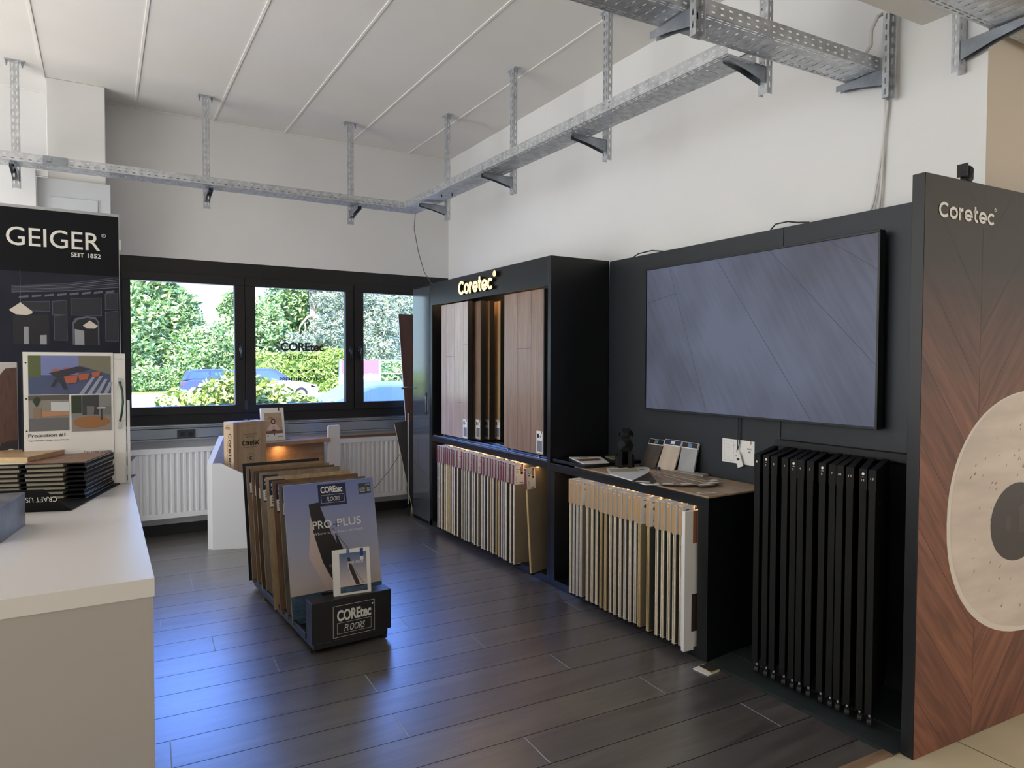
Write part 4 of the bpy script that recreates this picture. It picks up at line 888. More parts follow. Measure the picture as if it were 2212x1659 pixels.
wordmark(q, .055, .475-.07, .165, .045, ink, Mk, 1); q.text('THE INDISTINGUISHABLE', .065, .495, .135, .010, ink, Mk, 1); q.text('COLLECTION OF', .085, .475, .09, .010, ink, Mk, 1); q.text('PREMIUM FLOORS', .075, .385, .12, .008, ink, Mk, 1)
stroke(q, arc(.135, .295, .038, 0, 360), .0015, ink, Mk, 1); stroke(q, arc(.135, .295, .012, 42, 318), .007, ink, Mk, 1); q.rect(.012, 0, .016, .60, redink, Mk, 1); q.outline(.03, .16, .24, .58, .001, redink, Mk, 1); q.rect(.09, .205, .18, .208, ink, Mk, 1); q.build('cover_print', wbk)
q = MB(); Mk = frame((-.0006, .10, .515), (0, 0, -1), (0, -1, 0)); wordmark(q, .0, .030, .29, .042, ink, Mk, 1); q.text('DESIGN FLOORS', .08, .012, .19, .008, ink, Mk, 1); q.build('spine_print', wbk); q = MB(); Mk2 = frame((-.0006, .14, 0), (0, -1, 0), (0, 0, 1))
for k in range(3): q.rect(.04-.01*(k > 0), .575-k*.013, .085+.01*(k > 0), .579-k*.013, ink, Mk2, 1)
q.build('spine_small_print', wbk)
q = MB(); q.tube([(.12, .06, .611), (.14, .06, .618), (.17, .06, .618), (.19, .06, .611)], .003, paper_g); q.build('handle_loop', wbk)
bo = thing('booklet', 'white booklet with woman holding a cup on its cover standing on the oak shelf', 'booklet', (1.222, 6.385, .8405), math.radians(8))
Mk = frame((0, 0, .0), (1, 0, 0), (0, math.sin(.18), math.cos(.18)))
MB().box((0, 0, -.03), (.205, .30, 0), paper, Mk).build('pages', bo)
q = MB(); q.rect(.025, .065, .185, .255, mat('printed planks', (176, 152, 126), .5, var=.15, vscale=8, stretch=(1, 1, 12)), Mk, 1); q.rect(.025, .065, .185, .09, mat('printed table', (120, 92, 78), .5), Mk, 2)
q.flat([(.045, .095), (.16, .095), (.155, .115), (.135, .145), (.115, .155), (.09, .155), (.07, .145), (.05, .115)], mat('printed pink sweater', (214, 186, 178), .5), Mk, 3); q.ell(.103, .175, .02, .028, mat('printed dark hair', (62, 36, 30), .5), Mk, 4, 16); q.ell(.104, .174, .011, .016, mat('printed face', (206, 160, 140), .5), Mk, 5, 14)
q.flat([(.085, .11), (.125, .11), (.105, .14)], MATS['printed face'], Mk, 5); q.rect(.09, .09, .12, .102, ink, Mk, 6)
q.text('Live', .065, .205, .03, .022, ink, Mk, 5, shear=.3); q.rect(.155, .272, .167, .30, redink, Mk, 3); q.rect(.1, .05, .112, .065, redink, Mk, 3); q.text('Coretec', .135, .03, .05, .01, ink, Mk, 3, bold=.02); stroke(q, arc(.05, .048, .007, 42, 318), .003, ink, Mk, 3); q.build('printed_cover', bo)
q = MB(); q.box((-.02, -.02, 0), (.25, .10, .002), ACR); q.box((.02, .045, 0), (.24, .048, .17), ACR); tag(q.build('acrylic_holder'), 'clear acrylic holder behind the booklet on the oak shelf', 'holder'); o = bpy.data.objects['acrylic_holder']; o.location = (1.235, 6.40, .8405); o.rotation_euler = (0, 0, math.radians(8))

# ================================================================== counter at the left
ctr = thing('counter', 'white counter with slab top in the left foreground', 'counter', (.122, 2.235, 0))
MB().box((-2.4, -.0, .865), (0, 1.602, .92), white_lam).box((-2.4, 1.604, .865), (0, 2.15, .92), white_lam).build('worktop', ctr, bevel=.0015)
MB().box((-2.4, .004, 0), (-.004, 2.146, .8645), mat('counter front', (164, 158, 153), .5)).build('cabinet', ctr)
# sample stack : local frame rotated
AS = math.radians(-17)
RA = Matrix.Rotation(AS, 4, 'Z')
fo = thing('sample_case', 'opened flat black cardboard case under the stack of sample folders', 'case', (-.122, 3.426, .9205), AS)
q = MB(); q.box((-.62, .0, 0), (0, .93, .006), black_fab); q.build('base', fo)
q = MB(); Mfl = frame((-.30, .0, .006), (1, 0, 0), (0, -.35, 1)); q.prism([(0, 0), (.30, 0), (.21, .10), (0, .10)], .004, black_fab, Mfl)
q.text('CRAFT US', -.255, -.066, .115, .024, white_ink, Mfl @ Matrix.Rotation(PI, 4, 'Z') , 14); q.build('front_flap', fo)
q = MB(); q.prism([(0, 0), (.16, .0), (.0, .09)], .30, black_fab, frame((-.06, .93, .03), (0, -1, 0), (-.4, .3, 1)), z0=.01); q.build('end_flap', fo)
q = MB(); q.add([(-.34, .60, .006), (-.04, .62, .006), (-.01, .97, .10), (-.30, .95, .10)], [(0, 1, 2, 3)], mat('brown card inside', (78, 72, 68), .5)); q.build('rear_flap', fo, solid=.003)
nst = 8
stack0 = None
for i in range(nst):
    z = .927+i*.0205
    lab = 'black sample folder in the counter stack, %s from the bottom' % ORD[i] if i < nst-1 else 'topmost folder of the counter stack with brown wood cover picture'
    if stack0 is None or i == nst-1:
        t = thing('sample_folder', lab, 'folder', (-.075, 3.66, z), AS, 'black sample folders stacked on the counter')
        MB().box((-.62, 0, 0), (0, .40, .003), black_fab).box((-.62, 0, .0165), (0, .40, .0195), black_fab).box((-.003, .0, .003), (0, .40, .0165), black_fab).build('cover', t)
        q = MB()
        for a, b in ((-.60, -.45), (-.42, -.27), (-.24, -.09)): q.box((a, .006, .004), (b, .36, .0155), mat('sample core', (150, 140, 118), .7))
        q.build('plank_samples', t)
        q = MB(); q.tube([(.0, 0, .0015), (.0, .4, .0015)], .0012, alu, 6); q.tube([(.0, 0, .018), (.0, .4, .018)], .0012, alu, 6); q.build('metal_edge', t)
        if stack0 is None: stack0 = t
        else:
            q = MB(); Mq = Matrix.Translation((0, 0, .0197)); q.rect(-.25, .01, -.01, .39, MATS['brown oak plank'], Mq, 1); q.rect(-.55, .01, -.25, .39, mat('printed room', (196, 190, 176), .5, var=.2), Mq, 1); q.flat([(-.36, .1), (-.26, .12), (-.24, .3), (-.33, .28)], mat('printed red', (150, 50, 48), .5), Mq, 2); q.rect(-.145, .01, -.135, .39, paper_g, Mq, 2); q.build('cover_picture', t)
    else: dup(stack0, (-.075+random.uniform(-.006, .006), 3.66+random.uniform(-.004, .004), z), AS+random.uniform(-.01, .01), lab)
o = MB().box((-.30, 0, 0), (0, .28, .022), wood('block oak top', (150, 120, 92), (176, 146, 114), 'x')).box((-.30, -.001, .0), (.001, 0, .018), ply[1]).build('sample_block'); o.location = (-.30, 3.80, .927+8*.0205+.0005); o.rotation_euler = (0, 0, math.radians(-28)); tag(o, 'thick pale wooden sample block lying on top of the folder stack', 'floor sample')
o = MB().box((-.5, 0, 0), (0, .30, .125), mat('grey marbled box', (92, 96, 104), .35, var=.5, vscale=9)).build('storage_box', bevel=.002); o.location = (-.313, 2.927, .9208); o.rotation_euler = (0, 0, math.radians(-9.5)); tag(o, 'grey marbled cardboard box at the left edge of the counter', 'box')
# binder
bi = thing('sample_binder', 'large white sample binder with three room photos standing on the counter', 'binder', (-.332, 4.05, .9205)); BS = 1.209
def bu(u): return (u+.2746)*BS
def bv(v): return 1.55+(v-1.55)*BS-.9205
HB = bv(1.588)
MB().box((0, 0, 0), (.378, .055, HB), paper).build('cover', bi, bevel=.002)
MB().box((.3785, .003, 0), (.432, .052, HB-.004), paper).build('spine', bi, bevel=.002); MB().box((-.006, .0, 0), (-.0005, .055, HB), ink).build('edge_strip', bi)
q = MB(); Mk = frame((0, -.0006, 0), (1, 0, 0), (0, 0, 1))
def img(u0, v0, u1, v1, sh):
    W_, H_ = bu(u1)-bu(u0), bv(v1)-bv(v0)
    def P(a, b): return (bu(u0)+a*W_, bv(v0)+b*H_)
    for k, (pts, m_) in enumerate(sh): q.flat([P(*p) for p in pts], m_, Mk, 1+k)
R_ = lambda a, b, c, d: [(a, b), (c, b), (c, d), (a, d)]
pm = lambda n_, c: mat('print '+n_, c, .5)
carp = pm('blue carpet', (74, 84, 118)); org = pm('orange chair', (176, 92, 62)); dkt = pm('dark table', (50, 50, 62))
img(-.257, 1.416, .029, 1.574, [(R_(0, 0, 1, 1), carp), (R_(0, .45, .15, 1), pm('garden', (90, 100, 60))), (R_(.15, .5, .6, 1), pm('blue wall', (120, 130, 180))), ([(.6, .75), (1, .5), (1, 1), (.6, 1)], pm('glass wall', (120, 118, 100)))] +
    [([(.6+i*.1, 0.0), (.66+i*.1, 0.0), (.84+i*.06, .55-i*.08), (.8+i*.06, .55-i*.08)], pm('stripe', (150, 156, 176))) for i in range(4)] +
    [([(.24, .55), (.35, .42), (.74, .66), (.58, .72)], dkt), ([(.34, .42), (.40, .42), (.46, .12), (.42, .12)], dkt), ([(.26, .2), (.3, .2), (.36, .42), (.32, .42)], dkt)] +
    [([(.42+i*.17, .46+i*.05), (.59+i*.14, .5+i*.05), (.57+i*.14, .3+i*.08), (.45+i*.16, .28+i*.08)], org) for i in range(3)] + [([(.26, .6), (.3, .66), (.38, .64), (.36, .6)], org), ([(.4, .66), (.44, .7), (.5, .69), (.48, .66)], org)])
img(-.258, 1.268, -.121, 1.414, [(R_(0, 0, 1, 1), pm('lounge', (140, 134, 126))), (R_(0, 0, 1, .36), pm('lounge floor', (104, 104, 106))), (R_(0, .86, 1, 1), pm('lounge ceiling', (90, 84, 78))), (R_(.55, .45, 1, .8), pm('lounge window', (196, 202, 206))), ([(.13, .34), (.3, .34), (.31, .66), (.12, .66)], pm('pot', (140, 118, 98))), ([(.1, .84), (.2, .66), (.3, .86), (.24, .95), (.16, .95)], pm('plant', (44, 58, 44))), ([(.32, .4), (1, .42), (1, .54), (.32, .56)], pm('sofa', (178, 132, 98)))])
img(-.113, 1.261, .029, 1.411, [(R_(0, 0, 1, 1), pm('office', (130, 128, 126))), (R_(0, .5, .25, 1), pm('leaves', (40, 54, 42))), (R_(.27, .45, .68, 1), pm('dark cupboard', (56, 58, 62))), (R_(0, 0, 1, .38), pm('office floor', (140, 130, 126)))] + [([(.5+.46*math.cos(a), .25+.17*math.sin(a)) for a in [k*PI/12 for k in range(24)]], pm('round rug', (150, 104, 64)))] + [([(.38+i*.42, .45), (.55+i*.42, .45), (.57+i*.42, .68), (.38+i*.42, .7)], pm('grey chair', (110, 110, 110))) for i in range(2)] + [(R_(.63, .62, .85, .66), pm('table white', (190, 188, 184))), (R_(.73, .3, .77, .62), dkt)])
q.text('Projection #1', bu(-.26), bv(1.240), .150, .021, navy, Mk, 2, bold=.012); q.text('Teppichböden / Rugs / Akustikfliesen', bu(-.26), bv(1.226), .165, .008, navy, Mk, 2, bold=.01)
q.text('DAS TEPPICH-WERK', bu(-.07), bv(1.168), .12, .011, navy, Mk, 2, bold=.01)
for v in (1.545, 1.40, 1.27): q.ell(.012, bv(v), .004, .004, ink, Mk, 2, 12)
q.build('cover_print', bi)
q = MB(); gr = mat('green strap', (44, 78, 62), .5); q.tube([(.405, -.004, HB-.15), (.415, -.03, HB-.19), (.418, -.045, HB-.25), (.412, -.03, HB-.31), (.405, -.004, HB-.35)], .006, gr, 8)
q.build('handle', bi, smooth=True)
for z_ in (HB-.17, HB-.39): MB().box((.397, -.003, z_), (.412, .002, z_+.04), alu).build('handle_plate', bi)
q = MB(); q.text('Projection', .385, HB-.035, .04, .007, paper_g, frame((0, .0022, 0), (1, 0, 0), (0, 0, 1)), 1); q.build('spine_print', bi)
o = MB().box((0, 0, 0), (.012, .05, .43), white_mel).build('white_profile'); o.location = (.105, 4.04, .9205); tag(o, 'narrow white board edge standing just right of the large binder', 'board')
# catalogue left of binder
ca = thing('catalogue', 'catalogue with long-haired woman on the cover left of the white binder', 'catalogue', (-.60, 4.16, .9205))
Mk = frame((0, -.0006, 0), (1, 0, 0), (0, 0, 1)); MB().box((0, 0, 0), (.235, .03, .625), paper).build('pages', ca)
q = MB(); q.rect(0, .05, .235, .625, pm('pale backdrop', (196, 192, 190)), Mk, 1); q.rect(0, 0, .235, .05, ink, Mk, 1)
hair = mat('printed brown hair', (84, 56, 46), .5, var=.3, vscale=14, stretch=(6, 1, 1))
q.flat([(.06, .06), (.235, .06), (.235, .33), (.14, .35), (.09, .28)], pm('shoulder', (178, 134, 112)), Mk, 2); q.flat([(.10, .06), (.235, .06), (.235, .36), (.19, .34), (.16, .2)], pm('black top', (34, 30, 32)), Mk, 3)
q.flat([(.11, .20), (.20, .24), (.235, .24), (.235, .60), (.19, .595), (.165, .56), (.155, .50), (.13, .42), (.10, .34)], hair, Mk, 4)
q.text('a', .195, .17, .028, .028, white_ink, Mk, 5, bold=.02); q.text('ARI', .155, .115, .07, .024, white_ink, Mk, 5, bold=.015); q.text('NATURFASERTEPPICH', .11, .028, .12, .009, white_ink, Mk, 5)
q.build('printed_cover', ca)
# roll-up banner
bn = thing('roll_up_banner', 'tall roll-up banner with dark room picture and white lettering behind the counter', 'banner', (0, 4.62, 0)); GS = 4.62/3.9
def gu(u): return u*GS
def gv(v): return 1.55+(v-1.55)*GS
TOP = gv(2.262)
MB().box((-.92, 0, .05), (gu(.077), .004, TOP), paper).build('fabric', bn)
MB().box((-.94, -.06, 0), (gu(.077)+.02, .14, .05), alu).build('foot_case', bn, bevel=.005)
MB().box((-.92, -.006, TOP), (gu(.077), .012, TOP+.012), alu).tube([(-.4, .03, .05), (-.4, .03, TOP)], .01, alu).build('pole_and_clamp', bn)
q = MB(); Mk = frame((0, -.0006, 0), (1, 0, 0), (0, 0, 1)); dn = mat('print banner black', (12, 13, 20), .6, spec=.2); rm = mat('print banner room', (36, 38, 50), .6, spec=.2, var=.25, vscale=4)
x1 = gu(.075); q.rect(-.918, .3, x1, TOP-.003, rm, Mk, 1); q.rect(-.918, gv(1.968), x1, TOP-.003, dn, Mk, 2)
q.text('GEIGER', gu(-.373), gv(2.086), gu(-.003)-gu(-.373), .101, white_ink, Mk, 3, bold=.004); stroke(q, arc(gu(.012), gv(2.162), .010, 0, 360, 16), .0018, white_ink, Mk, 3); q.text('R', gu(.012)-.005, gv(2.162)-.006, .010, .012, white_ink, Mk, 3)
q.text('SEIT 1852', gu(-.123), gv(2.050), gu(-.001)-gu(-.123), .025, white_ink, Mk, 3, bold=.014)
lt = pm('moulding light', (92, 94, 108)); md = pm('moulding mid', (62, 64, 78)); dd = pm('panel dark', (22, 23, 32)); dm2 = pm('panel mid', (32, 34, 45))
def gp(px, py):  # banner print coordinates measured on the banner itself
    return (gu(-.393+(px)*(.469/256)), gv(2.243-(py-452)*(.279*1.0/145)*1.0))
def gq(pts, m_, l_): q.flat([gp(*p) for p in pts], m_, Mk, l_)
for k in range(6): gq([(20, 630+k*3), (140, 618+k*3.5), (254, 596+k*5), (254, 598+k*5), (140, 620+k*3.5), (20, 632+k*3)], lt if k % 2 else md, 3)
for k in range(8): gq([(35+k*27, 655-k*3.0), (55+k*27, 652-k*3.2), (55+k*27, 657-k*3.2), (35+k*27, 660-k*3.0)], lt, 3)
for a in ((105, 664, 137, 697), (145, 655, 214, 697), (222, 640, 252, 680), (108, 700, 137, 760), (222, 686, 252, 760), (40, 668, 100, 690)):
    gq([(a[0], a[1]), (a[2], a[1]-4), (a[2], a[3]), (a[0], a[3])], lt, 3); gq([(a[0]+1, a[1]+1), (a[2]-1, a[1]-3), (a[2]-1, a[3]-1), (a[0]+1, a[3]-1)], dm2, 4)
gq([(148, 770), (148, 715), (155, 704), (180, 698), (200, 700), (208, 712), (208, 770)], lt, 5); gq([(152, 770), (152, 718), (160, 708), (182, 702), (200, 706), (205, 716), (205, 770)], dd, 6); gq([(153, 770), (153, 731), (174, 735), (174, 770)], pm('doorway light', (150, 150, 156)), 7)
gq([(44, 728), (54, 728), (54, 770), (44, 770)], pm('doorway light', (150, 150, 156)), 6); gq([(22, 702), (98, 697), (98, 770), (22, 770)], dd, 4); gq([(45, 770), (45, 729), (53, 729), (53, 770)], pm('doorway light', (150, 150, 156)), 7); gq([(78, 770), (78, 748), (92, 747), (92, 770)], pm('doorway light', (150, 150, 156)), 7)
shd = pm('paper lamp', (206, 198, 186))
gq([(38, 590), (38.8, 590), (38.8, 671), (38, 671)], lt, 6); gq([(14, 689), (38, 670), (63, 691), (62, 696), (50, 700), (28, 699)], shd, 7); gq([(171, 722), (187, 709), (205, 722), (198, 729), (180, 729)], shd, 8); gq([(187, 700), (187.6, 700), (187.6, 710), (187, 710)], lt, 8)
q.build('printed_face', bn)
MB().box((gu(.078), 0, gv(2.235)-.16), (gu(.078)+.006, .02, gv(2.235)-.10), white_mel).build('clip', bn)

# ================================================================== outside
ZG = -.3
asp = mat('sunlit pale asphalt', (186, 186, 184), .8, bump=.1, bscale=20, var=.05); grs = mat('lawn', (108, 132, 58), .9, bump=.5, bscale=30, var=.2, vscale=10)
q = MB(); q.box((-60, YB+.31, ZG-.2), (90, 44.5, ZG), asp); struct(q, 'road')
q = MB(); q.box((-60, 44.5, ZG-.2), (90, 130, ZG+.02), grs); tag(q.build('lawn'), 'strip of sunlit green lawn beyond the road', 'lawn', kind='stuff')
def leafmat(name, c, tr=.25): return mat(name, c, .6, var=.2, vscale=1.2)
G1 = [leafmat('leaf mid', (128, 160, 96)), leafmat('leaf light', (168, 190, 118)), leafmat('leaf dark', (82, 118, 84))]
G2 = [leafmat('pine grey green', (150, 162, 138)), leafmat('pine light', (178, 186, 158)), leafmat('pine dark', (104, 122, 104))]
G3 = [leafmat('hedge light', (150, 172, 78)), leafmat('hedge mid', (118, 146, 62)), leafmat('hedge yellow', (172, 186, 96))]
G4 = [leafmat('laurel light', (160, 178, 90)), leafmat('laurel mid', (116, 142, 62)), leafmat('laurel new', (196, 200, 130))]
bark = mat('bark', (112, 90, 72), .9, bump=.5, bscale=12); pbark = mat('pine bark', (172, 142, 122), .9, bump=.5, bscale=12)
def foliage(blobs, n, size, mats, name, parent, seed, shape=1.0, z0=None):
    r = random.Random(seed); mb = MB()
    for m_ in mats: mb.mi(m_)
    tot = sum(b[3]*b[4]*b[5] for b in blobs)
    for (cx_, cy_, cz, rx, ry, rz) in blobs:
        nn = int(n*rx*ry*rz/tot)
        lumps = [(r.uniform(-.75, .75), r.uniform(-.9, .2), r.uniform(-.75, .75), r.uniform(.28, .5)) for _ in range(16)]
        for _ in range(nn):
            if r.random() < .8:
                l_ = r.choice(lumps); a = r.uniform(0, 2*PI); c = r.uniform(-1, 1); s_ = math.sqrt(1-c*c); k = l_[3]*r.uniform(.75, 1.05)
                p = (l_[0]+k*s_*math.cos(a), l_[1]+k*s_*math.sin(a), l_[2]+k*c)
            else:
                a = r.uniform(0, 2*PI); c = r.uniform(-1, 1); s_ = math.sqrt(1-c*c); k = r.uniform(.75, 1.0); p = (k*s_*math.cos(a), k*s_*math.sin(a), k*c)
            if sum(t_*t_ for t_ in p) > 1.25: continue
            P_ = Vector((cx_+p[0]*rx, cy_+p[1]*ry, cz+p[2]*rz))
            if z0 is not None and P_.z < z0: P_.z = z0+r.uniform(0, .3)
            d = Vector((r.gauss(0, 1), r.gauss(0, 1), r.gauss(0, .7))).normalized(); e_ = d.orthogonal().normalized(); e_.rotate(Matrix.Rotation(r.uniform(0, 6.28), 3, d))
            s2_ = size*r.uniform(.6, 1.3)
            vs = [P_-d*s2_, P_+e_*s2_*.42*shape, P_+d*s2_, P_-e_*s2_*.42*shape]
            k0 = len(mb.v); mb.v += [tuple(v_) for v_ in vs]; mb.f.append((k0, k0+1, k0+2, k0+3)); mb.m.append(r.choice((0, 0, 1, 1, 2)) if len(mats) > 2 else 0)
    return mb.build(name, parent)
def tree(label, x, y, h, blobs, n, size, mats, seed, bk=bark, tr=.3, name='broadleaf_tree', extra=None, shape=1.0):
    t = thing(name, label, 'tree', (x, y, ZG)); q = MB()
    q.tube([(0, 0, 0), (.1, 0, h*.4), (0, .1, h*.8), (.1, 0, h)], [tr, tr*.8, tr*.5, tr*.2], bk, 10)
    rr_ = random.Random(seed)
    for b_ in blobs: q.tube([(0, 0, h*.35), ((b_[0]-x)*.5, (b_[1]-y)*.5, (b_[2]-ZG)*.7), (b_[0]-x, b_[1]-y, b_[2]-ZG)], [tr*.4, tr*.25, tr*.1], bk, 6)
    if extra: extra(q)
    q.build('trunk', t, smooth=True)
    foliage([(b_[0]-x, b_[1]-y, b_[2]-ZG, b_[3], b_[4], b_[5]) for b_ in blobs], n, size, mats, 'crown', t, seed, shape)
tree('tall green tree filling the left window sash', 2.2, 51, 8, [(1.8, 51, 6.6, 2.7, 2.4, 4.2), (1.0, 50, 2.9, 3.2, 2.2, 3.2), (3.9, 51, 4.0, 2.0, 2.0, 3.0)], 22000, .22, G1, 1)
tree('lower rounded tree below the house roof', 6.2, 48, 4, [(6.3, 48, 1.9, 2.2, 1.8, 2.3), (4.8, 49, 1.6, 1.6, 1.6, 2.2)], 15000, .155, G1, 2)
tree('small sparse tree at the right edge of the left sash', 8.2, 56, 6.5, [(8.6, 56, 5.6, 1.1, 1.0, 1.6), (8.6, 55, 3.2, 1.8, 1.2, 2.2)], 3500, .2, G1, 12)
tree('bushy tree at the left of the middle sash', 9.8, 50, 4, [(9.4, 50, 2.9, 1.9, 2.0, 2.9)], 14000, .16, G1, 3)
tree('tall leafy tree behind the pine in the middle sash', 12.4, 54, 9, [(12.6, 54, 6.2, 2.4, 2.0, 4.6), (11.5, 54, 3.4, 2.6, 2.0, 3.2), (15.5, 55, 5.5, 2.8, 2, 4.8)], 20000, .22, G1, 4)
def brk(q): q.tube([(0, 0, 5.2), (-.5, -.3, 5.0), (-1.0, -.4, 4.4), (-1.1, -.4, 3.8)], [.12, .1, .06, .03], pbark, 6); q.tube([(-.7, -.3, 4.8), (-.6, -.3, 4.2), (-.9, -.3, 3.7)], [.07, .05, .02], pbark, 6)
tree('pine with bare reddish trunk in the middle sash', 12.85, 49, 9.2, [(14.4, 49, 6.2, 1.7, 1.4, 1.5), (14.2, 49, 4.0, 1.7, 1.3, 1.3), (11.6, 48.6, 2.7, 1.3, 1.0, 1.1), (12.6, 49.3, 7.6, 1.8, 1.2, .9), (14.9, 49, 2.6, 1.2, 1, 1)], 18000, .16, G2, 5, pbark, .24, 'pine_tree', brk, .5)
tree('grey-green conifer in the right sash', 18.2, 50, 8, [(17.8, 50, 3.3, 2.4, 2.0, 3.2), (16.6, 50, 6.4, 1.8, 1.5, 1.8), (19.3, 50, 5.5, 1.8, 1.5, 2.2)], 26000, .18, G2, 6, pbark, .3, 'conifer', None, .45)
tree('bright broadleaf tree top right of the conifer', 21, 56, 8, [(22, 56, 6.5, 2.8, 2.0, 2.6), (21.5, 56, 3, 2.5, 2, 2.8)], 15000, .18, G1, 7)
hd = thing('hedge', 'long yellow-green hedge behind the parked cars', 'hedge', (10.3, 42.5, ZG), 0); foliage([(-2.0, 0, 1.15, 1.8, .7, 1.35), (.2, 0, 1.15, 1.7, .7, 1.45), (2.2, 0, 1.2, 1.8, .7, 1.6)], 26000, .13, G3, 'hedge_leaves', hd, 8, 1, .02)
MB().box((-3.2, -.3, 0), (3.6, .3, 1.9), G3[1]).build('hedge_core', hd)
bs1 = thing('roadside_bushes', 'row of low green bushes along the lawn at left', 'bush', (3.6, 50, ZG)); foliage([(-3.2, -2, .8, 1.8, .8, .9), (-.8, -2, .7, 1.6, .8, .9), (1.4, -2, 1.3, 1.4, .8, 1.6), (3.2, -2, .8, 1.6, .8, 1.2)], 14000, .13, G1, 'leaves', bs1, 9, 1, .02)
lr = thing('laurel_shrub', 'bright yellow-green laurel shrub close outside the window', 'shrub', (1.6, 9.5, ZG)); foliage([(-.62, 0, 1.12, .50, .45, .40), (-.05, 0, 1.28, .55, .5, .44), (.5, 0, 1.12, .55, .5, .40), (1.0, 0, .98, .45, .4, .36), (-.1, 0, .5, 1.1, .5, .6)], 20000, .05, G4, 'leaves', lr, 10, 1.1)
q = MB()
for k in range(9): q.tube([(.05*k-.2, 0, 0), (-.8+k*.22, random.uniform(-.2, .2), .9)], [.02, .008], bark, 6)
q.build('stems', lr)
# cars
def car(label, x, y, Lg, H, body, roofm, rz=0, wag=False):
    c = thing('car', label, 'car', (x, y, ZG), rz); W = 1.8
    lower = [(0, .28), (.03, .62), (.10, .86), (.5, .95), (Lg*.70, .97), (Lg*.88, .86), (Lg-.06, .70), (Lg, .5), (Lg-.02, .28)]
    rear = .35 if wag else .7
    up = [(.12, .9), (rear, H-.06), (rear+.5, H), (Lg*.48, H), (Lg*.56, H-.07), (Lg*.74, .95)]
    My = lambda y0: frame((0, y0, 0), (1, 0, 0), (0, 0, 1))
    q = MB(); q.prism(lower, W, body, My(W)); q.build('body', c, bevel=.05, seg=3)
    q = MB(); up2 = up; q.prism(up2, W-.3, roofm, My(W-.15)); q.build('cabin', c, bevel=.05, seg=3)
    gls = mat('car glass', (60, 84, 104), .08, spec=.8); q = MB()
    for yy in (.142, W-.138):
        Mg_ = frame((0, yy-.004, 0), (1, 0, 0), (0, 0, 1))
        for a in ([(.32, .98), (rear+.08, H-.14), (Lg*.30, H-.10), (Lg*.30, .99)], [(Lg*.32, .99), (Lg*.32, H-.10), (Lg*.48, H-.09), (Lg*.52, H-.14), (Lg*.66, .99)]): q.flat(a, gls, Mg_)
    q.build('side_windows', c)
    for wx in (Lg*.19, Lg*.81):
        q = MB(); q.tube([(wx, -.02, .32), (wx, .22, .32)], .32, mat('tyre', (28, 28, 28), .8), 24); q.tube([(wx, -.03, .32), (wx, -.02, .32)], .2, alu, 12); q.build('wheel', c)
    MB().box((.0, .02, .66), (.10, .35, .80), mat('tail lamp red', (190, 40, 50), .3)).build('tail_lamp', c)
    MB().box((Lg-.36, .0, .64), (Lg-.06, .3, .76), mat('head lamp', (210, 220, 230), .1)).build('head_lamp', c)
    return c
car('dark blue hatchback parked beyond the shrub', 3.45, 38.5, 4.3, 1.47, mat('blue car paint', (62, 74, 112), .3, .3), MATS['blue car paint'], 0, True)
car('white car with dark roof in the middle window sash', 4.75, 34, 4.4, 1.55, mat('white car paint', (236, 236, 236), .25), mat('dark car roof', (58, 70, 104), .2))
car('pale blue estate car at the bottom of the right sash', 7.2, 15.5, 4.6, 1.42, mat('light blue car paint', (100, 122, 150), .25, .3), mat('light blue car paint', (100, 122, 150)), PI, True)
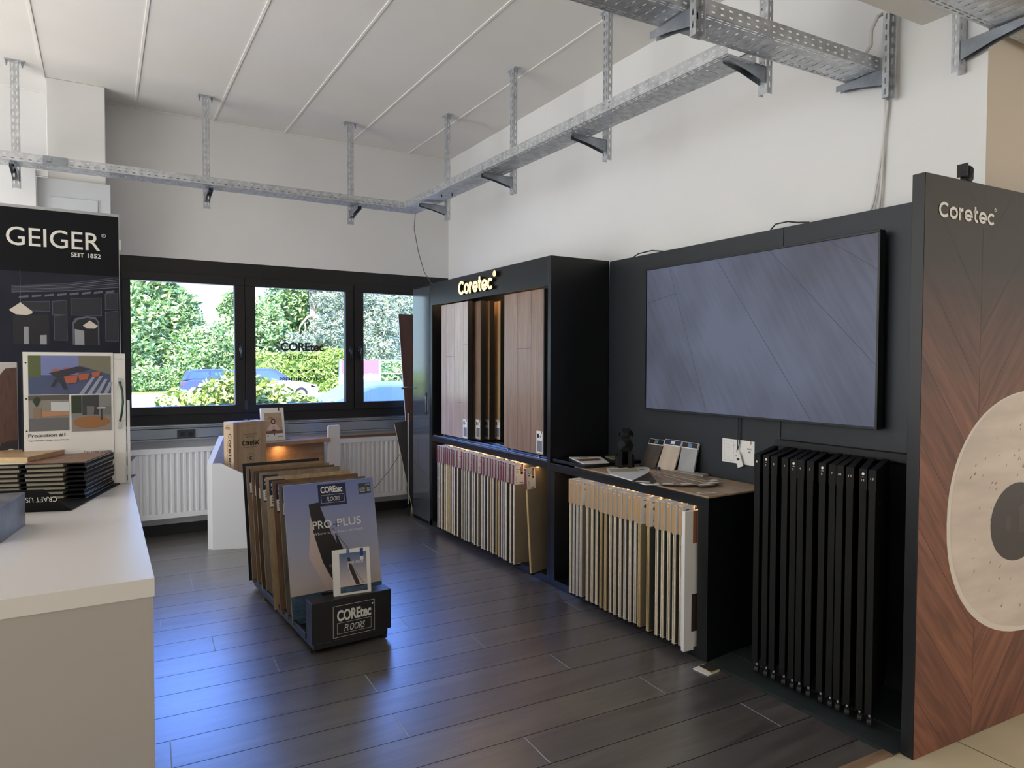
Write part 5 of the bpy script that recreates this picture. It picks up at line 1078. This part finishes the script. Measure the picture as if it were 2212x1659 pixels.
# advertising board and fence
ab = thing('roadside_sign', 'pink and white advertising board beside the hedge outside', 'sign', (9.12, 30, ZG))
MB().box((-.12, 0, 0), (0, .1, 2.0), alu).box((1.7, 0, 0), (1.82, .1, 2.0), alu).build('posts', ab)
q = MB(); q.box((0, .02, .66), (1.7, .06, 1.96), mat('pale sign', (118, 116, 160), .5)); Mk = frame((0, .0195, 0), (1, 0, 0), (0, 0, 1)); q.rect(0, 1.35, 1.7, 1.96, mat('pink sign print', (118, 84, 102), .5), Mk, 4); q.text('CD', .2, .70, .95, .6, white_ink, Mk, 8, bold=.03); q.ell(1.3, 1.25, .12, .12, white_ink, Mk, 8); q.build('board', ab)
fc = thing('metal_fence', 'pale metal fence panel right of the advertising board outside', 'fence', (11.0, 30.4, ZG)); q = MB()
for z in (.7, 1.35, 1.95): q.tube([(0, 0, z), (3.2, 0, z)], .025, rad_w, 6)
for x in (0, 1.6, 3.2): q.tube([(x, 0, 0), (x, 0, 2.0)], .03, rad_w, 6)
q.build('rails', fc); hb = thing('bush', 'green bush behind the metal fence outside', 'bush', (12.4, 31.6, ZG)); foliage([(-.6, 0, 1.0, 1.3, .5, 1.0), (.9, 0, 1.0, 1.3, .5, 1.1)], 6000, .11, G1, 'leaves', hb, 11)
# house
hs = thing('house', 'house with grey tiled roof and pale blue gable beyond the trees', 'house', (10.0, 74, ZG), math.radians(-38)); q = MB()
q.box((-9, 0, 0), (0, 6, 3.8), mat('house render', (214, 214, 214), .8)); q.build('walls', hs)
q = MB(); q.add([(-9, 0, 3.8), (0, 0, 3.8), (0, 3, 7.5), (-9, 3, 7.5), (-9, 6, 3.8), (0, 6, 3.8)], [(0, 1, 2, 3), (3, 2, 5, 4)], mat('roof tiles', (128, 124, 132), .8, bump=.5, bscale=3, var=.12, vscale=4)); q.build('roof', hs, solid=.15)
q = MB(); q.prism([(0, 3.8), (6, 3.8), (3, 7.4)], .05, mat('blue gable', (120, 180, 200), .8), frame((-.05, 0, 0), (0, 1, 0), (0, 0, 1))); q.build('gable', hs)
MB().box((-1.2, 2.7, 7.2), (-.6, 3.3, 8.1), mat('chimney brick', (150, 130, 126), .8)).build('chimney', hs)
q = MB()
for k in range(6): q.box((-8+k*1.4, -.02, 1.2), (-7.2+k*1.4, .02, 2.4), gls_ if False else mat('house window', (70, 84, 98), .2))
q.build('window_panes', hs)
